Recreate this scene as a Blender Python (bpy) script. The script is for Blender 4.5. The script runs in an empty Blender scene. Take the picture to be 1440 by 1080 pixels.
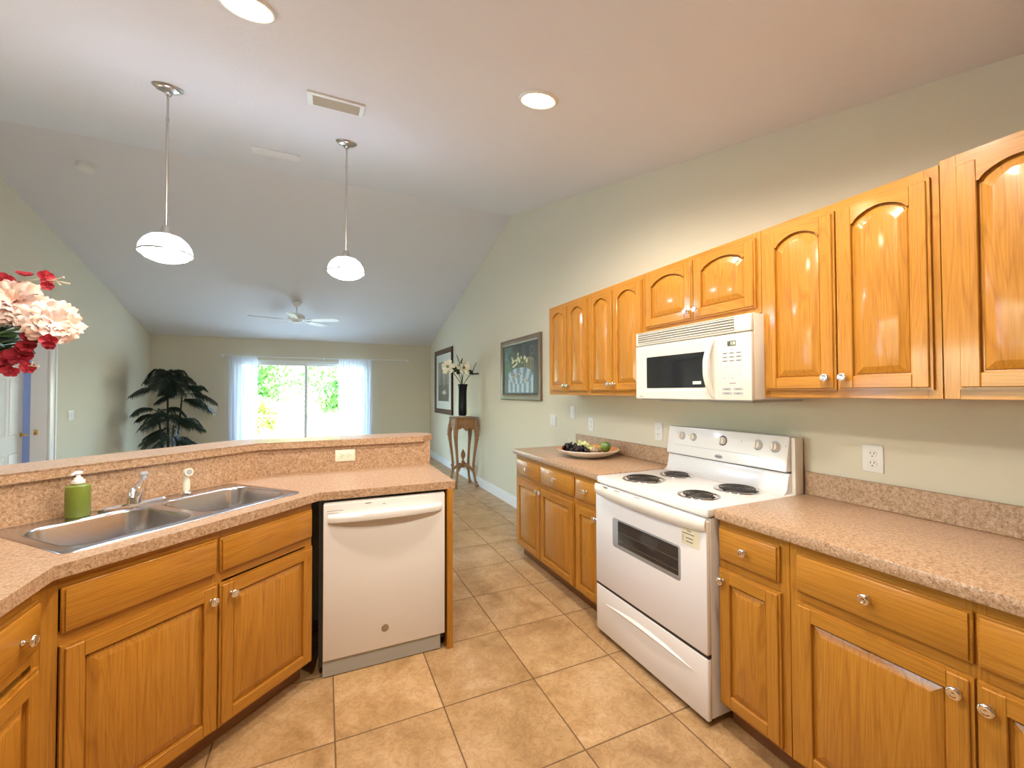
import bpy, bmesh, math, random
from mathutils import Vector, Matrix, noise
rad = math.radians; PI = math.pi
random.seed(7)
SC = bpy.context.scene; COL = SC.collection

# ------------------------------------------------------------------ camera
cd = bpy.data.cameras.new('camera'); cam = bpy.data.objects.new('camera', cd); COL.objects.link(cam)
SC.camera = cam
FPX = 588.1; YAW, PIT, ROL = rad(24.194), rad(1.070), rad(-0.149); EYE = 1.41
cd.sensor_fit = 'HORIZONTAL'; cd.sensor_width = 36; cd.lens = FPX / 1440 * 36; cd.clip_start = .02; cd.clip_end = 200
_F = Vector((math.sin(YAW)*math.cos(PIT), math.cos(YAW)*math.cos(PIT), math.sin(PIT)))
_R = Vector((math.cos(YAW), -math.sin(YAW), 0)); _U = _R.cross(_F)
_R2 = _R*math.cos(ROL) + _U*math.sin(ROL); _U2 = -_R*math.sin(ROL) + _U*math.cos(ROL)
mw = Matrix(((_R2.x, _U2.x, -_F.x, 0), (_R2.y, _U2.y, -_F.y, 0), (_R2.z, _U2.z, -_F.z, EYE), (0, 0, 0, 1)))
cam.matrix_world = mw

# ------------------------------------------------------------------ world, sun, exposure
SC.view_settings.view_transform = 'Standard'; SC.view_settings.look = 'None'
SC.view_settings.gamma = 1; SC.view_settings.use_curve_mapping = False
SC.view_settings.exposure = 0.22
SC.cycles.use_denoising = True
SC.cycles.max_bounces = 10; SC.cycles.diffuse_bounces = 6; SC.cycles.transparent_max_bounces = 16
SC.cycles.sample_clamp_indirect = 6
w = bpy.data.worlds.new('sky'); SC.world = w; w.use_nodes = True
nt = w.node_tree; bg = nt.nodes['Background']
sky = nt.nodes.new('ShaderNodeTexSky'); sky.sky_type = 'NISHITA'; sky.sun_disc = False
sky.sun_elevation = rad(48); sky.sun_rotation = rad(150); sky.air_density = 1.3; sky.dust_density = 1.5
nt.links.new(sky.outputs[0], bg.inputs[0]); bg.inputs[1].default_value = 4.2

def light(name, kind, loc, energy, color, **kw):
    d = bpy.data.lights.new(name, kind); d.energy = energy; d.color = color
    for k, v in kw.items(): setattr(d, k, v)
    o = bpy.data.objects.new(name, d); COL.objects.link(o); o.location = loc
    return o
sun = light('sun', 'SUN', (0, 0, 8), 24.0, (1, .96, .88), angle=rad(1)); sun.rotation_euler = (rad(42), rad(8), rad(20))
PENDANT_EMIT = 62; PENDANT_COL = (.62, .75, 1)
CAN_W = 17; CAN_COL = (1, .89, .73)

# ------------------------------------------------------------------ materials
def mat(name, col, rough=.5, metal=0, spec=.5, coat=0, coat_r=.1, emit=None, es=0):
    m = bpy.data.materials.new(name); m.use_nodes = True
    b = m.node_tree.nodes['Principled BSDF']
    b.inputs['Base Color'].default_value = (*col, 1); b.inputs['Roughness'].default_value = rough
    b.inputs['Metallic'].default_value = metal; b.inputs['Specular IOR Level'].default_value = spec
    b.inputs['Coat Weight'].default_value = coat; b.inputs['Coat Roughness'].default_value = coat_r
    if emit: b.inputs['Emission Color'].default_value = (*emit, 1); b.inputs['Emission Strength'].default_value = es
    return m
def N(m, t, **kw):
    n = m.node_tree.nodes.new(t)
    for k, v in kw.items(): setattr(n, k, v)
    return n
def L(m, a, b): m.node_tree.links.new(a, b)
def P(m): return m.node_tree.nodes['Principled BSDF']
def coords(m, scale, rnd=True):
    tc = N(m, 'ShaderNodeTexCoord'); mp = N(m, 'ShaderNodeMapping'); mp.inputs['Scale'].default_value = scale
    if rnd:
        oi = N(m, 'ShaderNodeObjectInfo'); ml = N(m, 'ShaderNodeMath', operation='MULTIPLY'); ml.inputs[1].default_value = 37
        cb = N(m, 'ShaderNodeCombineXYZ'); L(m, oi.outputs['Random'], ml.inputs[0])
        for i in range(3): L(m, ml.outputs[0], cb.inputs[i])
        L(m, cb.outputs[0], mp.inputs['Location'])
    L(m, tc.outputs['Object'], mp.inputs[0]); return mp.outputs[0]
def ramp(m, src, stops):
    r = N(m, 'ShaderNodeValToRGB'); cr = r.color_ramp
    while len(cr.elements) < len(stops): cr.elements.new(.5)
    for e, (p, c) in zip(cr.elements, stops): e.position = p; e.color = (*c, 1)
    L(m, src, r.inputs[0]); return r.outputs[0]
def noise_t(m, vec, scale, detail=3, rough=.5, dist=0):
    n = N(m, 'ShaderNodeTexNoise'); n.inputs['Scale'].default_value = scale; n.inputs['Detail'].default_value = detail
    n.inputs['Roughness'].default_value = rough; n.inputs['Distortion'].default_value = dist
    L(m, vec, n.inputs['Vector']); return n.outputs['Fac']
def bump(m, h, strength, dist=.002):
    b = N(m, 'ShaderNodeBump'); b.inputs['Strength'].default_value = strength; b.inputs['Distance'].default_value = dist
    L(m, h, b.inputs['Height']); L(m, b.outputs[0], P(m).inputs['Normal'])
def mix(m, a, b, f, mode='MIX'):
    x = N(m, 'ShaderNodeMix', data_type='RGBA', blend_type=mode)
    for s, v in ((x.inputs[6], a), (x.inputs[7], b)):
        if isinstance(v, tuple): s.default_value = (*v, 1)
        else: L(m, v, s)
    if isinstance(f, (int, float)): x.inputs[0].default_value = f
    else: L(m, f, x.inputs[0])
    return x.outputs[2]

def wood(name, axis, dark, mid, lite, coat=.38, rough=.36):
    m = mat(name, mid, rough, spec=.3, coat=coat, coat_r=.10)
    s = {'z': (1, 1, .07), 'x': (.07, 1, 1)}[axis]
    v = coords(m, s)
    big = noise_t(m, v, 7, 2, .5, 1.2)
    mul = N(m, 'ShaderNodeMath', operation='MULTIPLY'); mul.inputs[1].default_value = 9; L(m, big, mul.inputs[0])
    fr = N(m, 'ShaderNodeMath', operation='PINGPONG'); fr.inputs[1].default_value = .5; L(m, mul.outputs[0], fr.inputs[0])
    rings = ramp(m, fr.outputs[0], [(0, mid), (.30, lite), (.42, mid), (.5, dark)])
    s2 = {'z': (1, 1, .025), 'x': (.025, 1, 1)}[axis]
    fine = noise_t(m, coords(m, s2), 260, 3, .6)
    fc = ramp(m, fine, [(.36, (.72, .66, .58)), (.56, (1, 1, 1))])
    c = mix(m, rings, mid, .55); c = mix(m, c, fc, .65, 'MULTIPLY')
    L(m, c, P(m).inputs['Base Color']); bump(m, fine, .08, .0008)
    return m
OD, OM, OL = (.33, .125, .013), (.46, .197, .022), (.54, .255, .037)
WV = wood('honey oak vertical grain', 'z', OD, OM, OL); WH = wood('honey oak horizontal grain', 'x', OD, OM, OL)
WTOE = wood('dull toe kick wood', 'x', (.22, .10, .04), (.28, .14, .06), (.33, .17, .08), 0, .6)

def laminate():
    m = mat('speckled laminate', (.6, .4, .27), .33, coat=.15, coat_r=.2)
    v = coords(m, (1, 1, 1), False)
    a = noise_t(m, v, 260, 2, .6); b = noise_t(m, v, 95, 3, .7, .5); c = noise_t(m, v, 520, 1, .5)
    base = ramp(m, b, [(.32, (.26, .155, .085)), (.46, (.45, .295, .18)), (.55, (.53, .355, .235)), (.70, (.64, .46, .34))])
    sp = ramp(m, a, [(.34, (.42, .30, .22)), (.44, (.95, .92, .9)), (.62, (1, 1, 1)), (.72, (1.18, 1.12, 1.05))])
    col = mix(m, base, sp, .8, 'MULTIPLY'); L(m, col, P(m).inputs['Base Color']); return m
LAM = laminate()

def wallpaint(name, col, rough=.8, bs=.25, sc=70):
    m = mat(name, col, rough, spec=.25); v = coords(m, (1, 1, 1), False)
    bump(m, noise_t(m, v, sc, 3, .6, .3), bs, .004); return m
PAINT = wallpaint('sage beige wall paint', (.67, .63, .515)); CEIL = wallpaint('textured ceiling paint', (.755, .75, .785), .9, .35, 55)
BLUEP = wallpaint('pale blue room paint', (.50, .56, .68)); TRIM = mat('white trim gloss paint', (.80, .81, .82), .35)

def tiles():
    m = mat('beige ceramic floor tile', (.5, .33, .17), .35)
    tc = N(m, 'ShaderNodeTexCoord'); sx = N(m, 'ShaderNodeSeparateXYZ'); L(m, tc.outputs['Object'], sx.inputs[0])
    T = .4495; masks = []; cells = []
    for i, off in ((0, .0475), (1, .0600)):
        s = N(m, 'ShaderNodeMath', operation='SUBTRACT'); s.inputs[1].default_value = off; L(m, sx.outputs[i], s.inputs[0])
        d = N(m, 'ShaderNodeMath', operation='DIVIDE'); d.inputs[1].default_value = T; L(m, s.outputs[0], d.inputs[0])
        fl = N(m, 'ShaderNodeMath', operation='FLOOR'); L(m, d.outputs[0], fl.inputs[0]); cells.append(fl.outputs[0])
        pp = N(m, 'ShaderNodeMath', operation='PINGPONG'); pp.inputs[1].default_value = .5; L(m, d.outputs[0], pp.inputs[0])
        masks.append(pp.outputs[0])
    mn = N(m, 'ShaderNodeMath', operation='MINIMUM'); L(m, masks[0], mn.inputs[0]); L(m, masks[1], mn.inputs[1])
    g = ramp(m, mn.outputs[0], [(.0045, (0, 0, 0)), (.0085, (1, 1, 1))])
    cb = N(m, 'ShaderNodeCombineXYZ'); L(m, cells[0], cb.inputs[0]); L(m, cells[1], cb.inputs[1])
    wn = N(m, 'ShaderNodeTexWhiteNoise', noise_dimensions='3D'); L(m, cb.outputs[0], wn.inputs['Vector'])
    ad = N(m, 'ShaderNodeVectorMath', operation='MULTIPLY_ADD'); L(m, wn.outputs['Color'], ad.inputs[0]); ad.inputs[1].default_value = (9, 9, 9)
    L(m, tc.outputs['Object'], ad.inputs[2])
    v = ad.outputs[0]
    a = noise_t(m, v, 4.5, 6, .62, .6); b = noise_t(m, v, 17, 5, .6, 1.6)
    c1 = ramp(m, a, [(.30, (.33, .195, .085)), (.47, (.46, .295, .145)), (.58, (.52, .345, .185)), (.72, (.60, .43, .27))])
    vein = ramp(m, b, [(.44, (1, 1, 1)), (.49, (.74, .66, .56)), (.54, (1, 1, 1)), (.7, (1.06, 1.05, 1.04))])
    c2 = mix(m, c1, vein, .75, 'MULTIPLY')
    tone = ramp(m, wn.outputs['Value'], [(0, (.92, .90, .88)), (1, (1.06, 1.04, 1.02))])
    c3 = mix(m, c2, tone, 1.0, 'MULTIPLY')
    col = mix(m, (.16, .085, .035), c3, g); L(m, col, P(m).inputs['Base Color'])
    r = N(m, 'ShaderNodeMapRange'); L(m, g, r.inputs[0]); r.inputs[3].default_value = .85; r.inputs[4].default_value = .34
    L(m, r.outputs[0], P(m).inputs['Roughness']); bump(m, g, .6, .003)
    return m
TILE = tiles()

WHITE = mat('white appliance enamel', (.80, .785, .79), .22, coat=.3, coat_r=.08)
CREAM = mat('cream white plastic', (.75, .71, .65), .35)
PLAST = mat('white plastic', (.78, .78, .77), .4)
IVORY = mat('ivory plastic', (.85, .79, .66), .4)
GREYP = mat('grey plastic', (.42, .43, .42), .5)
LGREY = mat('light grey print', (.40, .41, .45), .5)
DARKP = mat('dark plastic', (.02, .02, .02), .4)
PRINT = mat('dark print', (.08, .08, .09), .5)
BLACKG = mat('black oven glass', (.012, .013, .015), .06, spec=.6)
OVENG = mat('smoked oven glass', (.035, .032, .03), .08, spec=.6)
OVENF = mat('grey oven glass border', (.30, .31, .32), .15)
CHROME = mat('polished chrome', (.86, .86, .88), .09, metal=1)
STEEL = mat('brushed stainless steel', (.60, .60, .62), .24, metal=1)
NICKEL = mat('brushed nickel', (.55, .52, .49), .28, metal=1)
BRASS = mat('brass', (.75, .52, .2), .25, metal=1)
COIL = mat('burner coil metal', (.035, .03, .028), .35, metal=.4)
GREEN = mat('green glazed ceramic', (.18, .235, .03), .35, coat=.25)
MILK = mat('milky acrylic', (.95, .95, .97), .12, coat=.5)
GLOWW = mat('lit pendant glass', (.9, .95, 1), .3, emit=PENDANT_COL, es=PENDANT_EMIT)
GLOWT = mat('pendant glass upper side', (.9, .95, 1), .3, emit=PENDANT_COL, es=16)
GLOWC = mat('lit warm bulb', (1, .9, .7), .3, emit=(1, .78, .45), es=45)
LCD = mat('green grey display', (.10, .11, .07), .2)
LCDD = mat('display digits', (.6, .7, .5), .4, emit=(.5, .7, .4), es=.6)
def glass():
    m = bpy.data.materials.new('window glass'); m.use_nodes = True; nt = m.node_tree; nt.nodes.clear()
    o = nt.nodes.new('ShaderNodeOutputMaterial'); t = nt.nodes.new('ShaderNodeBsdfTransparent'); t.inputs[0].default_value = (.93, .98, .96, 1)
    g = nt.nodes.new('ShaderNodeBsdfGlossy'); g.inputs['Roughness'].default_value = .02
    x = nt.nodes.new('ShaderNodeMixShader'); x.inputs[0].default_value = .06
    nt.links.new(t.outputs[0], x.inputs[1]); nt.links.new(g.outputs[0], x.inputs[2]); nt.links.new(x.outputs[0], o.inputs[0]); return m
GLASS = glass()
def sheer():
    m = bpy.data.materials.new('sheer white voile'); m.use_nodes = True; nt = m.node_tree; nt.nodes.clear()
    o = nt.nodes.new('ShaderNodeOutputMaterial'); t = nt.nodes.new('ShaderNodeBsdfTransparent')
    d = nt.nodes.new('ShaderNodeBsdfDiffuse'); d.inputs[0].default_value = (.85, .88, .95, 1)
    tl = nt.nodes.new('ShaderNodeBsdfTranslucent'); tl.inputs[0].default_value = (.80, .86, .98, 1)
    x1 = nt.nodes.new('ShaderNodeMixShader'); x1.inputs[0].default_value = .30
    x2 = nt.nodes.new('ShaderNodeMixShader'); x2.inputs[0].default_value = .84
    nt.links.new(d.outputs[0], x1.inputs[1]); nt.links.new(tl.outputs[0], x1.inputs[2])
    nt.links.new(t.outputs[0], x2.inputs[1]); nt.links.new(x1.outputs[0], x2.inputs[2]); nt.links.new(x2.outputs[0], o.inputs[0]); return m
SHEER = sheer()
def leafy(name, c1, c2, rough=.5, sc=12):
    m = mat(name, c1, rough); L(m, ramp(m, noise_t(m, coords(m, (1, 1, 1)), sc, 2), [(.35, c1), (.65, c2)]), P(m).inputs['Base Color']); return m
PALM = leafy('dark palm leaf', (.006, .016, .010), (.014, .034, .018), .5)
PALMT = leafy('dark palm trunk', (.02, .016, .012), (.05, .038, .025), .8, 30)
LEAFD = leafy('dark silk leaf', (.008, .02, .008), (.03, .07, .02), .4)
LEAFG = leafy('green silk leaf', (.08, .14, .03), (.16, .22, .06), .5)
def petal(name, inner, outer):
    m = mat(name, inner, .6); v = coords(m, (1, 1, 1)); L(m, ramp(m, noise_t(m, v, 14, 3), [(.35, inner), (.65, outer)]), P(m).inputs['Base Color'])
    P(m).inputs['Subsurface Weight'].default_value = .15; P(m).inputs['Subsurface Radius'].default_value = (.02, .01, .006); return m
PEONY = petal('cream pink petal', (.90, .66, .54), (.93, .76, .76)); RED = petal('crimson petal', (.30, .005, .02), (.42, .014, .035))
MAGN = petal('ivory magnolia petal', (.86, .82, .62), (.92, .9, .8)); TWIG = mat('pale twig', (.62, .55, .40), .7)
CARVE = wood('carved walnut', 'z', (.12, .05, .018), (.31, .155, .062), (.46, .26, .12), .3, .4)
_h = noise_t(CARVE, coords(CARVE, (1, 1, 1), False), 48, 4, .7, 1.5); bump(CARVE, _h, 1.0, .012)
BLKCER = mat('black glazed ceramic', (.003, .005, .008), .35, spec=.2)
FRMD = wood('dark mahogany frame', 'z', (.02, .006, .005), (.045, .014, .012), (.07, .02, .015), .4, .3)
FRMB = wood('bronze brown frame', 'z', (.10, .07, .045), (.17, .12, .08), (.22, .16, .11), .2, .4)
GILT = mat('antique gilt', (.35, .29, .18), .45, metal=.5); MATB = mat('cream picture mat', (.66, .68, .64), .8)
def attrmat(name, rough=.5):
    m = mat(name, (1, 1, 1), rough); a = N(m, 'ShaderNodeAttribute'); a.attribute_name = 'paint'; L(m, a.outputs['Color'], P(m).inputs['Base Color']); return m
CANVAS = attrmat('painted canvas', .45); PRINTP = attrmat('printed picture', .3)
PLATE = mat('cream stoneware', (.74, .69, .61), .3, coat=.3); TERRA = mat('terracotta glaze', (.62, .26, .09), .35)
GRAPE = mat('black grape', (.012, .008, .014), .25, coat=.4); LIME = leafy('pale green blossom', (.50, .55, .22), (.66, .68, .38), .6, 30)
PEPR = leafy('green pepper skin', (.07, .13, .02), (.20, .27, .05), .3, 9); GARLIC = leafy('pinkish artichoke leaf', (.30, .20, .14), (.42, .32, .20), .5, 25)
STICK = mat('yellowed paper sticker', (.78, .72, .50), .6)
BUSH = leafy('garden leaf', (.10, .28, .06), (.22, .42, .12), .6, 3); BUSH2 = leafy('yellow green leaf', (.42, .50, .08), (.30, .46, .12), .6, 3)
BARK = leafy('pale bark', (.30, .27, .20), (.40, .36, .28), .8, 20)
CONC = wallpaint('patio concrete', (.62, .60, .56)); LAWN = leafy('sun bleached garden ground', (.40, .40, .30), (.50, .48, .38), .9, 5)

# ------------------------------------------------------------------ mesh helpers
def B(): return bmesh.new()
def box(bm, x0, x1, y0, y1, z0, z1, mi=0, bev=0, seg=1, M=None):
    vs = [bm.verts.new((x, y, z)) for z in (z0, z1) for y in (y0, y1) for x in (x0, x1)]
    fs = [bm.faces.new([vs[i] for i in q]) for q in ((0, 2, 3, 1), (4, 5, 7, 6), (0, 1, 5, 4), (2, 6, 7, 3), (0, 4, 6, 2), (1, 3, 7, 5))]
    for f in fs: f.material_index = mi
    if bev:
        es = list({e for f in fs for e in f.edges})
        r = bmesh.ops.bevel(bm, geom=es, offset=bev, segments=seg, affect='EDGES', profile=.5)
        for f in r['faces']: f.material_index = mi
        vs = list({v for f in r['faces'] for v in f.verts} | {v for v in vs if v.is_valid})
    if M is not None:
        for v in {v for v in vs if v.is_valid}: v.co = M @ v.co
    return bm
def loft(bm, rings, mi=0, cap0=True, cap1=True, closed=True):
    R = [[bm.verts.new(p) for p in r] for r in rings]; n = len(R[0])
    for a, b in zip(R, R[1:]):
        for i in range(n if closed else n-1):
            j = (i+1) % n
            try: f = bm.faces.new((a[i], a[j], b[j], b[i])); f.material_index = mi
            except ValueError: pass
    if cap0 and n > 2: f = bm.faces.new(R[0][::-1]); f.material_index = mi
    if cap1 and n > 2: f = bm.faces.new(R[-1]); f.material_index = mi
    return R
def lathe(bm, prof, n=24, mi=0, M=None, cap0=True, cap1=True):
    M = M or Matrix()
    rings = [[M @ Vector((r*math.cos(2*PI*i/n), r*math.sin(2*PI*i/n), z)) for i in range(n)] for r, z in prof]
    loft(bm, rings, mi, cap0, cap1)
def cyl(bm, p0, p1, r0, r1=None, n=16, mi=0):
    r1 = r0 if r1 is None else r1; p0 = Vector(p0); p1 = Vector(p1)
    q = (p1-p0).to_track_quat('Z', 'Y').to_matrix().to_4x4(); q.translation = p0
    lathe(bm, [(r0, 0), (r1, (p1-p0).length)], n, mi, q)
def tube(bm, pts, rs, n=8, mi=0, flat=1):
    pts = [Vector(p) for p in pts]; rings = []; up = Vector((0, 0, 1))
    if not isinstance(rs, (list, tuple)): rs = [rs]*len(pts)
    t0 = (pts[1]-pts[0]).normalized(); u = t0.cross(up)
    if u.length < .05: u = t0.cross(Vector((0, 1, 0)))
    u.normalize()
    for i, p in enumerate(pts):
        t = (pts[min(i+1, len(pts)-1)]-pts[max(i-1, 0)]).normalized()
        u = (u - t*u.dot(t)).normalized(); v = t.cross(u)
        rings.append([p + rs[i]*(math.cos(2*PI*k/n)*u + flat*math.sin(2*PI*k/n)*v) for k in range(n)])
    loft(bm, rings, mi)
def prism(bm, pts, z0, z1, mi=0):
    loft(bm, [[(x, y, z0) for x, y in pts], [(x, y, z1) for x, y in pts]], mi)
def sphere(bm, c, r, mi=0, u=12, v=8, sc=(1, 1, 1)):
    M = Matrix.Translation(c) @ Matrix.Diagonal((*[r*s for s in sc], 1))
    rr = bmesh.ops.create_uvsphere(bm, u_segments=u, v_segments=v, radius=1, matrix=M)
    for f in {f for x in rr['verts'] for f in x.link_faces}: f.material_index = mi
def obj(name, bm, mats, parent=None, ang=38, smooth=True, recalc=True):
    if recalc: bmesh.ops.recalc_face_normals(bm, faces=bm.faces)
    me = bpy.data.meshes.new(name); bm.to_mesh(me); bm.free()
    for m in (mats if isinstance(mats, (list, tuple)) else [mats]): me.materials.append(m)
    if smooth:
        me.polygons.foreach_set('use_smooth', [True]*len(me.polygons)); me.set_sharp_from_angle(angle=rad(ang))
    o = bpy.data.objects.new(name, me); COL.objects.link(o)
    if parent: o.parent = parent
    return o
def tag(o, label, cat, group=None):
    o['label'] = label; o['category'] = cat
    if group: o['group'] = group
    return o
def thing(name, label, cat, loc=(0, 0, 0), rz=0, group=None, rot=None):
    o = bpy.data.objects.new(name, None); COL.objects.link(o); o.empty_display_size = .1
    o.location = loc; o.rotation_euler = rot or (0, 0, rz); return tag(o, label, cat, group)
def struct(name, bm, m, parent=None, **kw):
    o = obj(name, bm, m, parent, **kw)
    if not parent: o['kind'] = 'structure'
    return o
def text(name, s, size, m, parent, loc, rot, ext=.0004):
    c = bpy.data.curves.new(name, 'FONT'); c.body = s; c.size = size; c.extrude = ext; c.align_x = 'CENTER'; c.align_y = 'CENTER'
    c.materials.append(m); tmp = bpy.data.objects.new(name, c); me = bpy.data.meshes.new_from_object(tmp); bpy.data.objects.remove(tmp)
    o = bpy.data.objects.new(name, me); COL.objects.link(o); o.parent = parent; o.location = loc; o.rotation_euler = rot; return o
FRONT = (rad(90), 0, 0)   # lettering on a local -Y face

# ------------------------------------------------------------------ layout constants
RX, LX, FY, BY = 2.14, -2.752, 9.18, -2.2
RIDGE_Y, RIDGE_Z, SN, SF = 4.75, 3.62, .2568, .2686
FLAT_Y = RIDGE_Y - (RIDGE_Z-2.44)/SN
def cz(y): return RIDGE_Z - (SN*(RIDGE_Y-y) if y < RIDGE_Y else SF*(y-RIDGE_Y)) if y > FLAT_Y else 2.44
SA = rad(43.4); DD = Vector((math.cos(SA), math.sin(SA), 0)); NN = Vector((-math.sin(SA), math.cos(SA), 0)); P0 = Vector((-.022, 2.28, 0))
def st(s, t, z=0): return P0 + DD*s + NN*t + Vector((0, 0, z))

# ------------------------------------------------------------------ room shell
bm = B(); box(bm, LX-2.6, RX+.15, BY-.15, FY+.15, -.12, 0); struct('floor', bm, TILE)
bm = B(); T = .12
def slab(bm, y0, z0, y1, z1, x0=LX-.12, x1=RX+.12):
    loft(bm, [[(x0, y0, z0), (x0, y1, z1), (x0, y1, z1+T), (x0, y0, z0+T)], [(x1, y0, z0), (x1, y1, z1), (x1, y1, z1+T), (x1, y0, z0+T)]])
slab(bm, BY-.15, 2.44, FLAT_Y, 2.44); slab(bm, FLAT_Y, 2.44, RIDGE_Y, RIDGE_Z); slab(bm, RIDGE_Y, RIDGE_Z, FY+.15, cz(FY+.15))
struct('ceiling', bm, CEIL, ang=5)
def gable(bm, x0, x1, y0, y1, zb=0):
    ys = sorted({y0, y1} | {y for y in (FLAT_Y, RIDGE_Y) if y0 < y < y1})
    loop = [(y, zb) for y in (y0, y1)] + [(y, cz(y)+.05) for y in reversed(ys)]
    loft(bm, [[(x0, y, z) for y, z in loop], [(x1, y, z) for y, z in loop]])
bm = B(); gable(bm, RX, RX+.12, BY-.12, FY+.12); struct('wall_right', bm, PAINT, ang=5)
LW0, LW1, LZ0, LZ1 = 1.5, 3.3, .95, 1.95     # unseen window added in the left wall to let in more daylight
DY0, DY1, DH = 5.42, 6.25, 2.03     # doorway in the left wall
bm = B(); gable(bm, LX-.12, LX, BY-.12, LW0); gable(bm, LX-.12, LX, LW0, LW1, LZ1); box(bm, LX-.12, LX, LW0, LW1, 0, LZ0); gable(bm, LX-.12, LX, LW1, DY0); gable(bm, LX-.12, LX, DY0, DY1, DH); gable(bm, LX-.12, LX, DY1, FY+.12); struct('wall_left', bm, PAINT, ang=5)
WX0, WX1, WHT = -1.50, .84, 2.03      # sliding glass door in the far wall
bm = B(); zt = cz(FY)+.05
box(bm, LX-.05, WX0, FY, FY+.12, 0, zt); box(bm, WX1, RX+.05, FY, FY+.12, 0, zt); box(bm, WX0, WX1, FY, FY+.12, WHT, zt); struct('wall_far', bm, PAINT, ang=5)
bm = B(); box(bm, LX-.05, RX+.05, BY-.12, BY, 0, 2.5); struct('wall_back', bm, PAINT, ang=5)
# room behind the open door
bm = B(); X2 = LX-2.4
box(bm, X2-.1, X2, 3.9, 8.2, 0, 2.5); box(bm, X2, LX-.12, 3.8, 3.9, 0, 2.5); box(bm, X2, LX-.12, 8.1, 8.2, 0, 2.5); struct('wall_bedroom', bm, BLUEP)
bm = B(); box(bm, X2-.1, LX-.12, 3.8, 8.2, 2.5, 2.6); struct('ceiling_bedroom', bm, CEIL)
light('bedroom_fill', 'POINT', (LX-1.5, 5.0, 1.9), 45, (.60, .72, 1), shadow_soft_size=.2)  # unseen point lamp added to stand in for bluish daylight; no window here
def base(name, pts, h=.13):
    bm = B()
    for (a, b, nx, ny) in pts:
        x0, x1 = sorted((a[0], b[0]+nx*.014)); y0, y1 = sorted((a[1], b[1]+ny*.014)); box(bm, x0, x1, y0, y1, 0, h-.02)
        x0, x1 = sorted((a[0], b[0]+nx*.009)); y0, y1 = sorted((a[1], b[1]+ny*.009)); box(bm, x0, x1, y0, y1, h-.02, h, bev=.003)
    struct(name, bm, TRIM)
base('baseboard_right', [((RX, 3.33), (RX, FY), -1, 0)])
base('baseboard_left', [((LX, DY1+.12), (LX, FY), 1, 0), ((LX, BY), (LX, DY0-.12), 1, 0)])
base('baseboard_far', [((LX, FY), (WX0-.0, FY), 0, -1), ((WX1, FY), (RX, FY), 0, -1)])
# half wall of the peninsula, its bar top rests on it
def corner(t, y):   # point on the sink-side line (offset t) at height y
    s = (y - P0.y - NN.y*t)/DD.y; return (P0+DD*s+NN*t).x, y
def cornx(t, x):
    s = (x - P0.x - NN.x*t)/DD.x; return x, (P0+DD*s+NN*t).y
BW0, BW1 = .667, .80
bm = B()
prism(bm, [(.655, 2.877), corner(BW0, 2.877), cornx(BW0, -1.342), (-1.342, -.3), (-1.475, -.3), cornx(BW1, -1.475), corner(BW1, 3.01), (.655, 3.01)], 0, 1.071)
struct('wall_peninsula', bm, wallpaint('white half wall paint', (.78, .76, .70)), ang=5)
t = thing('bar_top', 'raised speckled tan laminate bar top running above the sink', 'bar top', (0, 0, 0))
bm = B(); TF, TB = .64, .94
poly = [(.615, 2.85), corner(TF, 2.85), cornx(TF, -1.31), (-1.31, -.32), (-1.61, -.32), cornx(TB, -1.61), corner(TB, 3.12), (.60, 3.12), (.70, 3.04), (.70, 2.93)]
prism(bm, poly, 1.072, 1.112)
bmesh.ops.bevel(bm, geom=[e for e in bm.edges if abs(e.verts[0].co.z-1.112) < 1e-5 and abs(e.verts[1].co.z-1.112) < 1e-5], offset=.003, segments=2, affect='EDGES')
obj('slab', bm, LAM, t, ang=25)
bm = B(); box(bm, .655, .672, 2.90, 3.0, .98, 1.071); box(bm, .655, .668, 2.885, 3.01, 0, .98, bev=.002); obj('end_trim', bm, TRIM, t)

# ------------------------------------------------------------------ cabinets
def knob_mesh():
    bm = B(); M = Matrix.Rotation(rad(90), 4, 'X')
    lathe(bm, [(.0085, 0), (.0075, .003), (.0045, .006), (.0045, .014), (.009, .017), (.0150, .020), (.0165, .0235), (.0150, .027), (.010, .0295), (.009, .0285), (.004, .0300), (.0005, .0302)], 20, 0, M)
    bmesh.ops.recalc_face_normals(bm, faces=bm.faces)
    me = bpy.data.meshes.new('knob'); bm.to_mesh(me); bm.free(); me.materials.append(CHROME)
    me.polygons.foreach_set('use_smooth', [True]*len(me.polygons)); return me
KNOB = knob_mesh()
def knob(parent, x, z, y=-.0195):
    o = bpy.data.objects.new('knob', KNOB); COL.objects.link(o); o.parent = parent; o.location = (x, y, z); return o
def drawer_front(parent, x0, x1, z0, z1, kx=None, kz=None):
    bm = B(); box(bm, x0, x1, -.012, -.0005, z0, z1, bev=.003); box(bm, x0+.007, x1-.007, -.019, -.011, z0+.007, z1-.007, bev=.003, seg=2)
    d = obj('drawer', bm, WH, parent)
    if kx is not None: knob(d, kx, kz)
    return d
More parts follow.
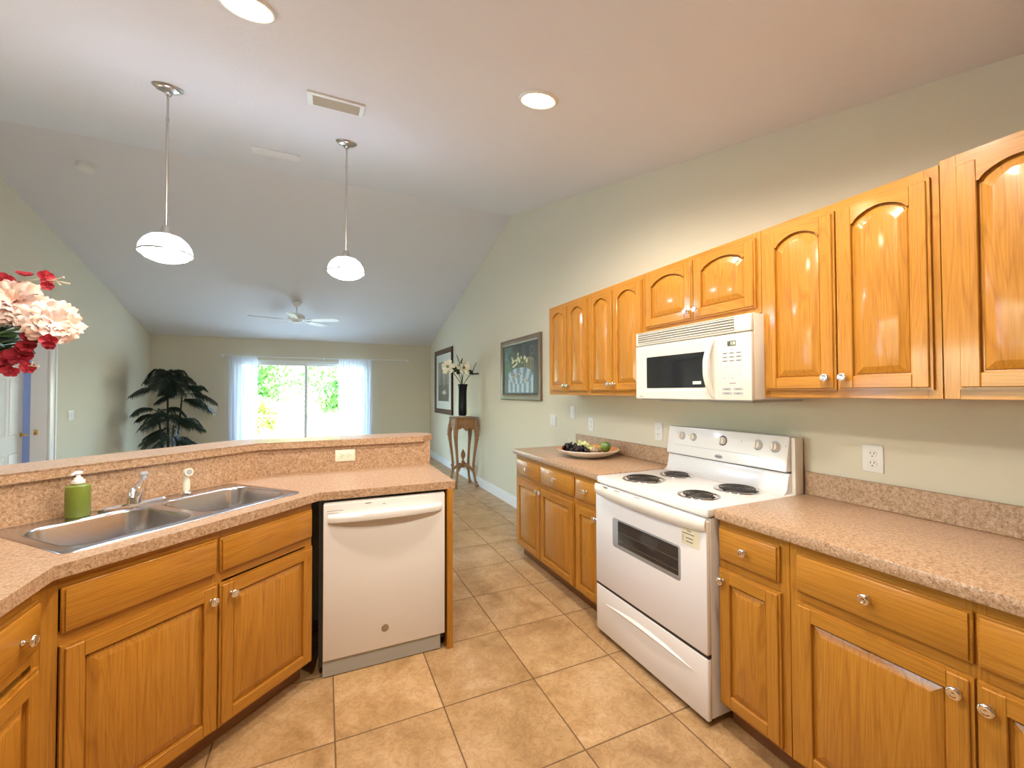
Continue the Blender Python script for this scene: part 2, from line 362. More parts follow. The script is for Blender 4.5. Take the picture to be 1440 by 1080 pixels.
def door(parent, x0, x1, z0, z1, kx=None, kz=None, arch=False):
    S = .052; bm = B(); y1 = -.0005
    tr = .034 if arch else S; rise = .040 if arch else 0
    # backing slab with a stepped outer lip
    for (a, b, c, d, mi) in ((x0, x0+S, z0, z1, 0), (x1-S, x1, z0, z1, 0), (x0+S, x1-S, z0, z0+S, 1)):
        box(bm, a, b, -.012, y1, c, d, mi)
    e = .008
    box(bm, x0+e, x0+S, -.019, -.011, z0+e, z1-e, 0, .0022, 1); box(bm, x1-S, x1-e, -.019, -.011, z0+e, z1-e, 0, .0022, 1)
    box(bm, x0+S, x1-S, -.0186, -.011, z0+e, z0+S, 1, .0022, 1)
    # top rail, arched underside
    n = 28 if arch else 2; xa, xb = x0+S, x1-S; zs = z1-tr-rise
    def zc(u):
        if not arch: return zs
        a = abs(u*2-1)
        if a > .90: return zs
        return zs + .006 + (rise-.006)*(math.cos(a/.90*PI/2))**.75
    us = [i/n for i in range(n+1)]
    lo = [(xa+(xb-xa)*u, zc(u)) for u in us]
    for yf, yb, top in ((-.012, y1, z1), (-.0186, -.011, z1-e)):
        rings = []
        for (x, z) in lo: rings.append([(x, yf, z), (x, yb, z), (x, yb, top), (x, yf, top)])
        loft(bm, rings, 1)
    d = obj('door', bm, [WV, WH], parent, ang=30)
    # raised panel with chamfered slope following the opening
    def loop(i, y):
        pts = []; w = (xb-xa)/2; cx = (xa+xb)/2
        zb = z0+S+i
        for u, (x, z) in zip(us, lo):
            pts.append((cx+(x-cx)*(w-i)/w, y, max(z-i, zb)))
        pts.append((xb-i, y, zb)); pts.append((xa+i, y, zb)); return pts
    bm = B()
    loft(bm, [loop(-.004, -.003), loop(-.004, -.0055), loop(.006, -.0055), loop(.0085, -.0085), loop(.031, -.0165), loop(.034, -.0174)], 0, True, True)
    obj('door_panel', bm, WV, d, ang=20)
    if kx is not None: knob(d, kx, kz)
    return d
def cabinet(label, loc, rz, W, D, z0, z1, doors=(), drawers=(), mids=(), rails=(), arch=False, toe=True, group=None, name='base_cabinet', cat='cabinet', open_top=False):
    t = thing(name, label, cat, loc, rz, group)
    bm = B()
    if open_top:
        for b in ((0, .016, .019, D), (W-.016, W, .019, D), (.016, W-.016, D-.012, D)): box(bm, *b, z0, z1)
        box(bm, .016, W-.016, .019, D-.012, z0, z0+.018)
    else: box(bm, 0, W, .018, D, z0, z1)
    obj('carcass', bm, WV, t)
    bm = B(); S = .038
    xs = [(0, S)] + [(m-.02, m+.02) for m in mids] + [(W-S, W)]
    for a, b in xs: box(bm, a, b, 0, .019, z0, z1, 0, .001)
    rz_ = [(z0, z0+S)] + [(r-.018, r+.018) for r in rails] + [(z1-S, z1)]
    for (a, b), (c, d) in zip(xs, xs[1:]):
        for e, f in rz_: box(bm, b, c, .0004, .019, e, f, 1)
    obj('face_frame', bm, [WV, WH], t)
    if toe:
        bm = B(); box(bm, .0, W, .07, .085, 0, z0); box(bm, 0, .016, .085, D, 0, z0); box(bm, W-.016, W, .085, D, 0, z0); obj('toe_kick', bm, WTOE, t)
    for d in drawers: drawer_front(t, *d)
    for d in doors: door(t, *d, arch=arch)
    return t
RW = -PI/2
def rcab(label, ya, yb, z0, z1, D, X, doors=(), drawers=(), **kw):
    """cabinet on the right wall from world y=ya (far) to yb (near); door x-extents given in world y"""
    f = lambda y: ya-y
    ds = [(f(a), f(b), c, d, f(k) if k is not None else None, kz) for a, b, c, d, k, kz in doors]
    dr = [(f(a), f(b), c, d, f(k), kz) for a, b, c, d, k, kz in drawers]
    kw['mids'] = [f(m) for m in kw.get('mids', ())]
    return cabinet(label, (X, ya, 0), RW, ya-yb, D, z0, z1, ds, dr, **kw)
UX = 1.815; UD = RX-UX-.001; G1 = 'arched oak wall cabinets on the right wall'
UZ0, UZ1 = 1.383, 2.143
def up(label, ya, yb, doors, z0=UZ0, z1=UZ1, mids=()):
    rcab(label, ya, yb, z0, z1, UD, UX, doors, arch=True, toe=False, group=G1, name='wall_cabinet', mids=mids)
up('honey oak wall cabinet with two narrow arched doors, nearest the framed still life', 3.232, 2.633, [(3.200, 2.915, 1.413, 2.110, 2.945, 1.460), (2.909, 2.636, 1.413, 2.110, 2.880, 1.460)])
up('honey oak wall cabinet with tall arched doors, directly beyond the microwave', 2.631, 2.021, [(2.598, 2.330, 1.413, 2.110, 2.357, 1.462), (2.324, 2.036, 1.413, 2.110, 2.297, 1.462)])
up('short honey oak wall cabinet above the white microwave', 2.019, 1.265, [(2.003, 1.644, 1.795, 2.116, 1.672, 1.842), (1.638, 1.285, 1.795, 2.116, 1.608, 1.842)], z0=1.768)
up('wide honey oak wall cabinet with two arched doors, nearer side of the microwave', 1.263, .658, [(1.242, .958, 1.413, 2.110, .985, 1.462), (.952, .677, 1.413, 2.110, .925, 1.462)])
up('honey oak wall cabinet cut off by the right edge of the frame', .656, .045, [(.620, .345, 1.413, 2.120, .372, 1.462), (.339, .070, 1.413, 2.120, .312, 1.462)], z1=2.153)

CX, CD = 1.532, RX-1.532-.001; G2 = 'oak base cabinets'
RCZ = .873
rcab('oak base cabinet under the fruit plate, with two drawers over two doors', 3.318, 2.398, .10, RCZ, CD, CX,
     [(3.282, 2.862, .113, .672, 2.885, .640), (2.852, 2.432-.045, .113, .672, 2.825, .640)],
     [(3.282, 2.858, .707, .843, 3.065, .780), (2.848, 2.387, .707, .843, 2.615, .780)], rails=[.69], mids=[2.855], group=G2)
rcab('narrow oak base cabinet at the far side of the white stove', 2.396, 2.078, .10, RCZ, CD, CX,
     [(2.360, 2.095, .113, .672, 2.122, .635)], [(2.360, 2.095, .707, .843, 2.227, .780)], rails=[.69], group=G2)
rcab('narrow oak base cabinet at the near side of the white stove', 1.268, .976, .10, RCZ, CD, CX,
     [(1.262, 1.003, .113, .672, 1.238, .627)], [(1.262, 1.006, .707, .843, 1.135, .777)], rails=[.69], group=G2)
rcab('wide oak base cabinet in the lower right corner of the frame', .974, .03, .10, RCZ, CD, CX,
     [(.948, .505, .113, .672, .533, .627), (.499, .060, .113, .672, .475, .622)],
     [(.948, .505, .707, .843, .729, .780), (.499, .060, .707, .843, .28, .780)], rails=[.69], mids=[.502], group=G2)
# diagonal sink cabinet (local x along DD)
sc = cabinet('diagonal oak sink cabinet with two false drawer fronts and two doors', st(-.952, .03), SA, .937, .55, .10, .872,
        [(.040, .484, .105, .668, .455, .612), (.492, .932, .105, .660, .532, .612)], [(.040, .482, .702, .838), (.492, .932, .702, .838)], rails=[.685], mids=[.487], group=G2, open_top=True)
# left run cabinet, front faces +X (local x -> +Y)
cabinet('oak drawer base cabinet cut off by the left edge, left of the sink', (-.728, .70, 0), PI/2, .935, .58, .10, .872,
        [(.50, .905, .105, .655, .53, .60), (.04, .49, .105, .655, .46, .60)], [(.50, .905, .702, .838, .815, .765), (.04, .49, .702, .838, .27, .765)], rails=[.685], mids=[.495], group=G2)

# ------------------------------------------------------------------ countertops
def fill_slab(name, outer, hole, z0, z1, parent):
    bm = B()
    def ring(pts): 
        vs = [bm.verts.new((x, y, z1)) for x, y in pts]; return vs, [bm.edges.new((vs[i], vs[(i+1) % len(vs)])) for i in range(len(vs))]
    _, e = ring(outer)
    if hole: e += ring(hole)[1]
    bmesh.ops.triangle_fill(bm, edges=e, use_beauty=True, normal=(0, 0, 1))
    r = bmesh.ops.extrude_face_region(bm, geom=list(bm.faces))
    for v in [g for g in r['geom'] if isinstance(g, bmesh.types.BMVert)]: v.co.z = z0
    return obj(name, bm, LAM, parent, smooth=False)
def rrect(s0, s1, t0, t1, r, n=6):
    out = []
    for cx, cy, a0 in ((s1-r, t1-r, 0), (s0+r, t1-r, 90), (s0+r, t0+r, 180), (s1-r, t0+r, 270)):
        for i in range(n+1): a = rad(a0+90*i/n); out.append((cx+r*math.cos(a), cy+r*math.sin(a)))
    return out
t = thing('countertop', 'speckled laminate countertop around the sink and over the dishwasher', 'countertop', (0, 0, 0), 0)
outer = [(.668, 2.265), (.668, 2.876), corner(.665, 2.876), cornx(.665, -1.341), (-1.341, -.3), (-.703, -.3), cornx(0, -.703), (P0.x, 2.283)]
hole = [tuple(st(s, tt).xy) for s, tt in rrect(-.865, -.045, .10, .60, .05)]
fill_slab('slab', outer, hole, .874, .914, t)
bm = B()   # backsplash strip up to the bar
a = [(.668, 2.870), corner(.659, 2.870), cornx(.659, -1.335), (-1.335, -.3)]; b_ = [(.668, 2.8765), corner(.6662, 2.8765), cornx(.6662, -1.3415), (-1.3415, -.3)]
prism(bm, a + b_[::-1], .914, 1.0715); obj('backsplash', bm, LAM, t, ang=5)
bm = B(); p, q = st(.19, .42), st(.268, .64)
p = Vector((-.205, 2.735, 0)); q = Vector((-.272, 2.872, 0)); d = (q-p).normalized(); nrm = Vector((-d.y, d.x, 0))*.0012
loft(bm, [[(*(c).xy, .9137), (*(c+nrm*2).xy, .9137), (*(c+nrm*2).xy, .9144), (*c.xy, .9144)] for c in (p, q)]); obj('seam', bm, PRINT, t)
def rcounter(label, ya, yb, sp_y0):
    t = thing('countertop', label, 'countertop', (0, 0, 0))
    bm = B(); box(bm, 1.505, RX-.001, yb, ya, .874, .914, 0, .003, 2); obj('slab', bm, LAM, t)
    bm = B(); box(bm, RX-.020, RX-.001, yb, sp_y0, .914, 1.022, 0, .002, 1); obj('backsplash', bm, LAM, t)
rcounter('tan laminate countertop under the fruit plate, between picture and stove', 3.335, 2.076, 3.29)
rcounter('long tan laminate countertop in the lower right, this side of the stove', 1.270, .02, 1.270)
bm = B(); box(bm, .624, .655, 2.262, 2.870, 0, .873, 0, .001); tag(obj('peninsula_panel', bm, WV), 'oak end panel at the walkway side of the dishwasher', 'panel')

# ------------------------------------------------------------------ sink, faucet, sprayer, soap
t = thing('kitchen_sink', 'double bowl stainless steel sink set in the diagonal counter', 'sink', st(0, 0, .914), SA)
def lift(pts, z): return [(x, y, z) for x, y in pts]
RIM = (-.885, -.018, .082, .628)
bm = B(); n = 6
o1 = rrect(*RIM, .045, n)
for k, (r0, r1) in enumerate(((0, 0),)):
    pass
vs_o = [bm.verts.new((x, y, .0045)) for x, y in rrect(RIM[0]+.006, RIM[1]-.006, RIM[2]+.006, RIM[3]-.006, .040, n)]
eds = [bm.edges.new((vs_o[i], vs_o[(i+1) % len(vs_o)])) for i in range(len(vs_o))]
BOWLS = ((-.852, -.473, .130, .505), (-.432, -.052, .130, .505))
for bb in BOWLS:
    vv = [bm.verts.new((x, y, .0045)) for x, y in rrect(*bb, .075, n)]
    eds += [bm.edges.new((vv[i], vv[(i+1) % len(vv)])) for i in range(len(vv))]
bmesh.ops.triangle_fill(bm, edges=eds, use_beauty=True, normal=(0, 0, 1))
loft(bm, [lift(rrect(RIM[0]+.006, RIM[1]-.006, RIM[2]+.006, RIM[3]-.006, .040, n), .0045), lift(rrect(RIM[0]+.001, RIM[1]-.001, RIM[2]+.001, RIM[3]-.001, .045, n), .003), lift(o1, .0005)], 0, False, False)
bmesh.ops.remove_doubles(bm, verts=bm.verts, dist=1e-4)
obj('rim', bm, STEEL, t, ang=50)
for bb in BOWLS:
    bm = B(); s0, s1, t0, t1 = bb
    rings = [lift(rrect(s0+i, s1-i, t0+i, t1-i, r, n), z) for i, r, z in ((-.004, .079, .0052), (0, .075, .0045), (.003, .072, .001), (.006, .070, -.006), (.014, .066, -.13), (.022, .060, -.155), (.045, .045, -.170), (.10, .03, -.174), (.15, .02, -.176))]
    loft(bm, rings, 0, False, True); b = obj('bowl', bm, STEEL, t, ang=60, recalc=True)
    bm = B(); lathe(bm, [(.042, -.1745), (.040, -.1725), (.030, -.1735), (.028, -.180), (.001, -.180)], 24, 0, Matrix.Translation(((s0+s1)/2, (t0+t1)/2, 0)), False, True); obj('drain', bm, CHROME, b)
t = thing('faucet', 'chrome single-handle faucet with clear ball knob behind the sink divider', 'faucet', st(-.475, .570, .919), SA)
bm = B(); loft(bm, [lift(rrect(-.125, .125, -.028, .028, .027), 0), lift(rrect(-.125, .125, -.028, .028, .027), .006), lift(rrect(-.115, .115, -.020, .020, .019), .013)]); obj('deck_plate', bm, CHROME, t)
bm = B(); tube(bm, [(-.004, 0, .010), (-.002, 0, .03), (.006, 0, .055), (.016, 0, .078), (.024, 0, .092), (.028, 0, .104)], [.031, .029, .026, .021, .013, .009], 24); obj('body', bm, CHROME, t, ang=60)
bm = B(); tube(bm, [(0, .0, .045), (-.02, -.04, .066), (-.045, -.085, .082), (-.068, -.128, .086), (-.078, -.148, .078), (-.081, -.154, .062)], [.021, .019, .016, .0135, .012, .011], 16); obj('spout', bm, CHROME, t, ang=60)
bm = B(); sphere(bm, (.034, 0, .122), .0205, 0, 12, 8, (1, 1, .92)); lathe(bm, [(.008, .098), (.012, .104), (.008, .110)], 12, 0, Matrix.Translation((.030, 0, 0))); obj('knob', bm, mat('clear acrylic', (.80, .84, .90), .05, metal=.75), t, ang=5)
t = thing('side_sprayer', 'cream plastic sink sprayer standing behind the far bowl', 'sprayer', st(-.268, .570, .919), SA)
bm = B(); lathe(bm, [(.024, 0), (.023, .006), (.018, .010), (.016, .016)], 20); obj('holder', bm, CHROME, t)
bm = B(); lathe(bm, [(.0135, .014), (.016, .03), (.0155, .055), (.012, .082), (.013, .094)], 18); tube(bm, [(0, .010, .092), (0, -.004, .104), (0, -.022, .107)], [.013, .0175, .0195], 16); obj('spray_head', bm, IVORY, t, ang=50)
bm = B(); cyl(bm, (0, -.0215, .107), (0, -.0235, .1072), .013); obj('spray_nozzle', bm, LGREY, t)
t = thing('soap_dispenser', 'green ceramic soap bottle with white pump on the sink deck', 'soap dispenser', st(-.660, .572, .919), SA)
bm = B(); lathe(bm, [(.035, 0), (.0375, .004), (.0375, .114), (.0360, .121), (.030, .124), (.020, .126), (.018, .132)], 32); obj('bottle', bm, GREEN, t, ang=40)
bm = B(); lathe(bm, [(.021, .131), (.021, .142), (.0145, .145), (.0135, .152), (.008, .154), (.006, .166), (.0125, .168), (.0135, .174), (.010, .179)], 20)
tube(bm, [(0, 0, .172), (-.014, -.010, .173), (-.028, -.02, .168)], [.006, .005, .004], 8); obj('pump', bm, MILK, t, ang=40)

# ------------------------------------------------------------------ dishwasher
t = thing('dishwasher', 'white built-in dishwasher under the peninsula counter', 'dishwasher', (0, 2.27, 0))
bm = B(); box(bm, .0, .612, 0, .03, .088, .853, 0, .005, 2); box(bm, .004, .608, .004, .03, .853, .858); obj('door', bm, WHITE, t)
bm = B(); box(bm, -.020, .615, .032, .57, .05, .868); obj('tub', bm, DARKP, t)
bm = B(); box(bm, .0, .590, .014, .030, .004, .087, 0, .001); obj('kick_plate', bm, GREYP, t)
bm = B(); R = []
for i in range(25):
    u = i/24; x = .020+u*.570; yy = -.010-.034*math.sin(PI*u)**.6; hh = .021
    R.append([(x, 0, .800), (x, yy*.6, .803), (x, yy, .797), (x, yy-.004, .785), (x, yy, .765), (x, yy*.5, .762), (x, 0, .765)])
loft(bm, R); obj('handle', bm, WHITE, t, ang=50)
bm = B()
for r in range(2):
    for k in range(8 if r == 0 else 6):
        x = .018+k*.0093; box(bm, x, x+.006, -.0006, .001, .819-r*.012, .8215-r*.012)
box(bm, .195, .225, -.0006, .001, .8405, .8435); box(bm, .283, .293, -.0006, .001, .829, .832); obj('control_print', bm, PRINT, t)
bm = B(); cyl(bm, (.295, .001, .189), (.295, -.003, .189), .0185, n=32); b = obj('badge', bm, mat('badge bronze', (.33, .28, .22), .4, metal=.6), t)
bm = B(); lathe(bm, [(.0145, 0), (.0155, 0), (.0155, .0006), (.0145, .0006)], 32, 0, Matrix.Translation((.295, -.003, .189)) @ Matrix.Rotation(rad(90), 4, 'X'), False, False); obj('emblem_ring', bm, CHROME, b)
text('lettering', 'GE', .016, CHROME, b, (.295, -.0033, .189), FRONT)

# ------------------------------------------------------------------ range
RYF = 2.060; RWD = .785
t = thing('electric_stove', 'white freestanding electric stove with four coil burners', 'stove', (1.490, RYF, 0), RW)
W = RWD; D = RX-1.49-.012
bm = B(); box(bm, .004, W-.004, 0, D-.02, .035, .872, 0, .002); obj('body', bm, WHITE, t)
bm = B()
box(bm, 0, W, -.018, D-.09, .876, .914, 0, .008, 3); box(bm, 0, W, D-.12, D-.05, .876, .916, 0, .004)
obj('cooktop', bm, WHITE, t)
bm = B(); box(bm, .001, W-.001, -.026, -.001, .303, .862, 0, .006, 2); dr = obj('oven_door', bm, WHITE, t)
# window with soft lower corners
bm = B(); loft(bm, [[(x, -.0262, z) for x, z in rrect(.158, .644, .556, .714, .016)], [(x, -.0275, z) for x, z in rrect(.160, .642, .558, .712, .015)]])
w1 = obj('oven_window', bm, OVENF, dr)
bm = B(); loft(bm, [[(x, -.0274, z) for x, z in rrect(.205, .632, .577, .706, .006)], [(x, -.0280, z) for x, z in rrect(.206, .631, .578, .705, .005)]])
obj('window_glass', bm, OVENG, w1)
bm = B()
for z in (.600, .648): tube(bm, [(.21, -.0282, z), (.63, -.0282, z)], .0012, 6)
for x in (.30, .56): box(bm, x, x+.002, -.0288, -.028, .580, .600)
obj('rack_line', bm, mat('oven rack behind glass', (.07, .065, .06), .4), w1)
bm = B(); R = []
for i in range(33):
    u = i/32; x = .002+u*(W-.004); b = math.sin(PI*u)**.5 if 0 < u < 1 else 0; yy = -.034-.024*b
    zt_, zb_ = .873, .815-.006*b
    R.append([(x, -.024, zt_), (x, yy+.008, zt_), (x, yy, zt_-.010), (x, yy-.002, (zt_+zb_)/2), (x, yy, zb_+.012), (x, yy+.010, zb_), (x, -.024, zb_)])
loft(bm, R); h = obj('handle', bm, CREAM, dr, ang=50); h['label'] = 'cream full-width oven handle'
bm = B()
for x in (.10, .20, .36): box(bm, x, x+.045, -.0515, -.044, .8728, .8735)
obj('vent_slot', bm, PRINT, dr)
bm = B(); box(bm, .651, .748, -.0272, -.026, .733, .806, 0, .0003); s = obj('sticker', bm, STICK, dr); s['label'] = 'yellowed warning sticker'
bm = B()
for (a, b, z) in ((.683, .705, .7945), (.655, .722, .7815), (.676, .716, .7635), (.676, .714, .7480)): box(bm, a, b, -.0277, -.0272, z, z+.0035)
for z in (.770, .763, .756, .748): box(bm, .655, .664, -.0277, -.0272, z, z+.002)
obj('sticker_print', bm, PRINT, s)
bm = B(); box(bm, .001, W-.001, -.024, -.001, .030, .288, 0, .006, 2)
R = []
for i in range(33):
    u = i/32; x = .075+u*.635; s_ = math.sin(PI*u)**.7 if 0 < u < 1 else 0; zc = .200+.016*math.sin(PI*u)
    R.append([(x, -.022, zc+.014*s_+.001), (x, -.024-.010*s_, zc+.009*s_), (x, -.024-.013*s_, zc+.002), (x, -.022, zc-.016*s_-.001)])
loft(bm, R); obj('storage_drawer', bm, WHITE, t, ang=50)
bm = B(); box(bm, .002, W-.002, -.020, -.002, .2885, .3025); obj('door_gap', bm, DARKP, t)
for x in (.05, W-.05):
    for y in (.03, D-.10):
        bm = B(); lathe(bm, [(.020, 0), (.018, .012), (.010, .014), (.010, .036)], 14, 0, Matrix.Translation((x, y, 0))); obj('leg', bm, DARKP, t)
# backguard: sloped lower splash, overhanging control panel
bm = B(); y0 = D-.135
prof = [(y0-.005, .9135), (y0+.010, .918), (y0+.026, .935), (y0+.040, 1.000), (y0+.046, 1.012), (D-.012, 1.012), (D-.012, .9135)]
loft(bm, [[(x, y, z) for y, z in prof] for x in (.004, W-.018)]); obj('splash', bm, WHITE, t, ang=60)
bm = B(); prof = [(y0+.045, 1.014), (y0+.050, 1.012), (y0+.058, 1.016)]
box(bm, .01, W-.02, y0+.050, D-.012, 1.005, 1.020); obj('panel_gap', bm, PRINT, t)
bm = B(); prof = [(y0+.024, 1.026), (y0+.028, 1.020), (y0+.060, 1.018), (D-.012, 1.018), (D-.012, 1.186), (y0+.062, 1.191), (y0+.052, 1.188), (y0+.049, 1.180), (y0+.030, 1.065)]
R = []
for x, k in ((.0, .004), (.004, 0), (W-.026, 0), (W-.020, .004)): R.append([(x, y+k, z-(k if z > 1.1 else -k)) for y, z in prof])
loft(bm, R); cp = obj('control_panel', bm, WHITE, t, ang=35)
bm = B(); box(bm, W-.019, W+.002, D-.075, D-.012, .90, 1.186, 0, .006, 2); obj('side_cap', bm, CREAM, t)
SL = math.atan2(.019, .115)
def onpanel(x, z, off=0): return Vector((x, y0+.030+(z-1.065)*.165-off, z))
for yy, r in ((1.943, .019), (1.858, .019), (1.655, .022), (1.447, .0215), (1.357, .0225)):
    x = RYF-yy; M = Matrix.Translation(onpanel(x, 1.134, -.001)) @ Matrix.Rotation(rad(90)-SL, 4, 'X')
    bm = B(); lathe(bm, [(r*1.28, 0), (r*1.28, .0012), (r*1.15, .002)], 32, 1, M); lathe(bm, [(r, .001), (r*.96, .004), (r*.88, .018), (r*.80, .021), (.001, .0215)], 28, 0, M)
    box(bm, -r*.22, r*.22, -r*.8, r*.8, .020, .0285, 0, .002, 1, M); k = obj('knob', bm, [CREAM, LGREY], cp, ang=40)
    if yy == 1.655: k.data.materials[1] = PRINT
bm = B()
for x in (.165, .52, .775-.02): 
    p = onpanel(x, 1.142); box(bm, x-.002, x+.002, p.y-.0006, p.y+.001, 1.134, 1.146)
obj('panel_print', bm, LGREY, cp)
bm = B(); M = Matrix.Translation(onpanel(RYF-1.672, 1.0435, -.0005)) @ Matrix.Rotation(rad(90)-SL, 4, 'X') @ Matrix.Diagonal((2.2, 1, 1, 1)); lathe(bm, [(.0115, 0), (.0115, .0008), (.0103, .0012)], 32, 0, M); lg = obj('logo_plate', bm, LGREY, cp)
text('lettering', 'Whirlpool', .0105, PRINT, cp, onpanel(RYF-1.672, 1.0435, .002), (rad(90)-SL, 0, 0))
bm = B(); p = onpanel(.3, 1.075); tube(bm, [onpanel(.06, 1.078), onpanel(W-.16, 1.078)], .0009, 6); obj('panel_crease', bm, LGREY, cp)
for (xw, yw, r) in ((1.652, 1.862, .100), (1.912, 1.872, .078), (1.632, 1.463, .078), (1.908, 1.468, .095)):
    bx, by = RYF-yw, xw-1.490
    bu = bpy.data.objects.new('burner', None); COL.objects.link(bu); bu.parent = t; bu.location = (bx, by, .914)
    bm = B(); lathe(bm, [(r+.018, .0005), (r+.016, .0035), (r+.008, .0045), (r+.003, .002), (r*.9, -.006), (r*.4, -.010), (.002, -.010)], 40, 0, None, False, True); obj('drip_pan', bm, CHROME, bu, ang=60)
    bm = B(); turns = 5 if r > .09 else 4; pts = []
    N_ = turns*28
    for i in range(N_+1):
        a = 2*PI*i/28; rr = .016+(r-.022)*i/N_; pts.append((rr*math.cos(a), rr*math.sin(a), .009))
    tube(bm, pts, .0052, 7, flat=.7); tube(bm, [pts[-1], (pts[-1][0]*.99, pts[-1][1]+.012, .002), (pts[-1][0]*.95, pts[-1][1]+.018, -.004)], .005, 7)
    for k in range(3):
        a = k*2*PI/3+.4; box(bm, .008, r-.002, -.001, .001, -.002, .006, 0, 0, 1, Matrix.Rotation(a, 4, 'Z'))
    cyl(bm, (0, 0, 0), (0, 0, .010), .012); obj('coil', bm, COIL, bu, ang=60)

# ------------------------------------------------------------------ microwave
MICW = mat('warm white microwave plastic', (.70, .67, .62), .3, coat=.15)
MYF = 2.010
t = thing('microwave', 'white over-the-range microwave hung above the stove', 'microwave', (1.730, MYF, 0), RW); W = .755
bm = B(); box(bm, .0, W, .020, RX-1.73-.002, 1.372, 1.762, 0, .004, 2); obj('housing', bm, CREAM, t)
bm = B(); box(bm, .02, W-.02, .03, RX-1.73-.02, 1.360, 1.373, 0); box(bm, .10, .30, .10, .22, 1.354, 1.361); box(bm, .45, .65, .10, .22, 1.354, 1.361); obj('underside_filter', bm, GREYP, t)
bm = B(); box(bm, 0, W, 0, .022, 1.682, 1.760, 0, .006, 2)
for k in range(5): 
    z = 1.693+k*.0125; box(bm, .022, W-.085, -.005, .004, z+.001, z+.006, 0, .0015)
g = obj('vent_grille', bm, MICW, t)
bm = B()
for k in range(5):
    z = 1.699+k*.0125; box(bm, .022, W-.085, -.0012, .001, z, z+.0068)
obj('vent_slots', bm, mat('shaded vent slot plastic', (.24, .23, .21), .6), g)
# door with bevelled recess round the window
bm = B(); XD = .578; zd0, zd1 = 1.368, 1.677
def fr(x0, x1, z0, z1, y): return [(x0, y, z0), (x1, y, z0), (x1, y, z1), (x0, y, z1)]
loft(bm, [fr(0, XD, zd0, zd1, .020), fr(0, XD, zd0, zd1, .003), fr(.003, XD-.002, zd0+.003, zd1-.003, 0), fr(.030, .545, 1.412, 1.655, -.001), fr(.070, .516, 1.420, 1.618, .006), fr(.088, .500, 1.430, 1.608, .006)], 0, True, False)
d = obj('door', bm, MICW, t, ang=20)
bm = B(); loft(bm, [[(x, .0065, z) for x, z in rrect(.086, .503, 1.428, 1.610, .006)], [(x, .0045, z) for x, z in rrect(.088, .501, 1.430, 1.608, .005)]]); wn_ = obj('door_window', bm, BLACKG, d)
bm = B(); box(bm, .425, .478, .0036, .0046, 1.446, 1.462); obj('window_label', bm, mat('silver label', (.6, .63, .62), .4), wn_)
bm = B(); R = []
for i in range(25):
    u = i/24; z = 1.378+u*.290; b = math.sin(PI*u)**.8 if 0 < u < 1 else 0; x = .556-.018*b*0; yy = -.004-.036*b
    wd = .016+.006*b; c = .555+.010*(1-2*abs(u-.5)) - .028*b
    R.append([(c-wd*.6, yy+.012, z), (c-wd*.5, yy, z), (c+wd*.1, yy-.004, z), (c+wd*.7, yy+.004, z), (c+wd*.7, yy+.016, z)])
loft(bm, R); obj('handle', bm, MICW, d, ang=50)
bm = B(); box(bm, .030, .062, -.0006, .001, 1.3805, 1.3835); obj('brand_print', bm, PRINT, d)
bm = B(); box(bm, XD+.001, W, -.001, .021, zd0, zd1, 0, .004, 2); c = obj('control_panel', bm, MICW, t)
bm = B(); box(bm, .634, .679, -.0022, -.0008, 1.621, 1.645, 0); l = obj('display', bm, LCD, c)
bm = B()
for x in (.654, .664, .671): box(bm, x, x+.0045, -.0026, -.0022, 1.626, 1.640)
obj('digits', bm, LCDD, l)
bm = B()
for r, z in enumerate((1.588, 1.570, 1.552)):
    for k in range(3): box(bm, .606+k*.036, .636+k*.036, -.0016, -.0009, z-.004, z+.004)
for z, xs in ((1.420, ((.606, .652), (.664, .712))), (1.400, ((.606, .656), (.662, .712)))):
    for a, b in xs: box(bm, a, b, -.0016, -.0009, z-.006, z+.006)
for r in range(3):
    for k in range(3): box(bm, .616+k*.020, .619+k*.020, -.0016, -.0009, 1.524-r*.018-.003, 1.524-r*.018+.003)
    box(bm, .690, .702, -.0016, -.0009, 1.526-r*.018-.0015, 1.526-r*.018+.0015)
for a, b in ((.612, .622), (.637, .640), (.652, .664)): box(bm, a, b, -.0016, -.0009, 1.469, 1.474)
obj('buttons', bm, LGREY, c)
bm = B(); box(bm, .643, .677, -.0016, -.0009, 1.4455, 1.4485); box(bm, .652, .668, -.0016, -.0009, 1.6035, 1.6055)
for r, z in enumerate((1.588, 1.570, 1.552)):
    for k in range(3): box(bm, .612+k*.036, .629+k*.036, -.0021, -.0015, z-.0012, z+.0012)
for z, xs in ((1.420, ((.617, .640), (.677, .700))), (1.400, ((.620, .642), (.676, .698)))):
    for a, b in xs: box(bm, a, b, -.0021, -.0015, z-.0012, z+.0012)
obj('button_print', bm, PRINT, c)

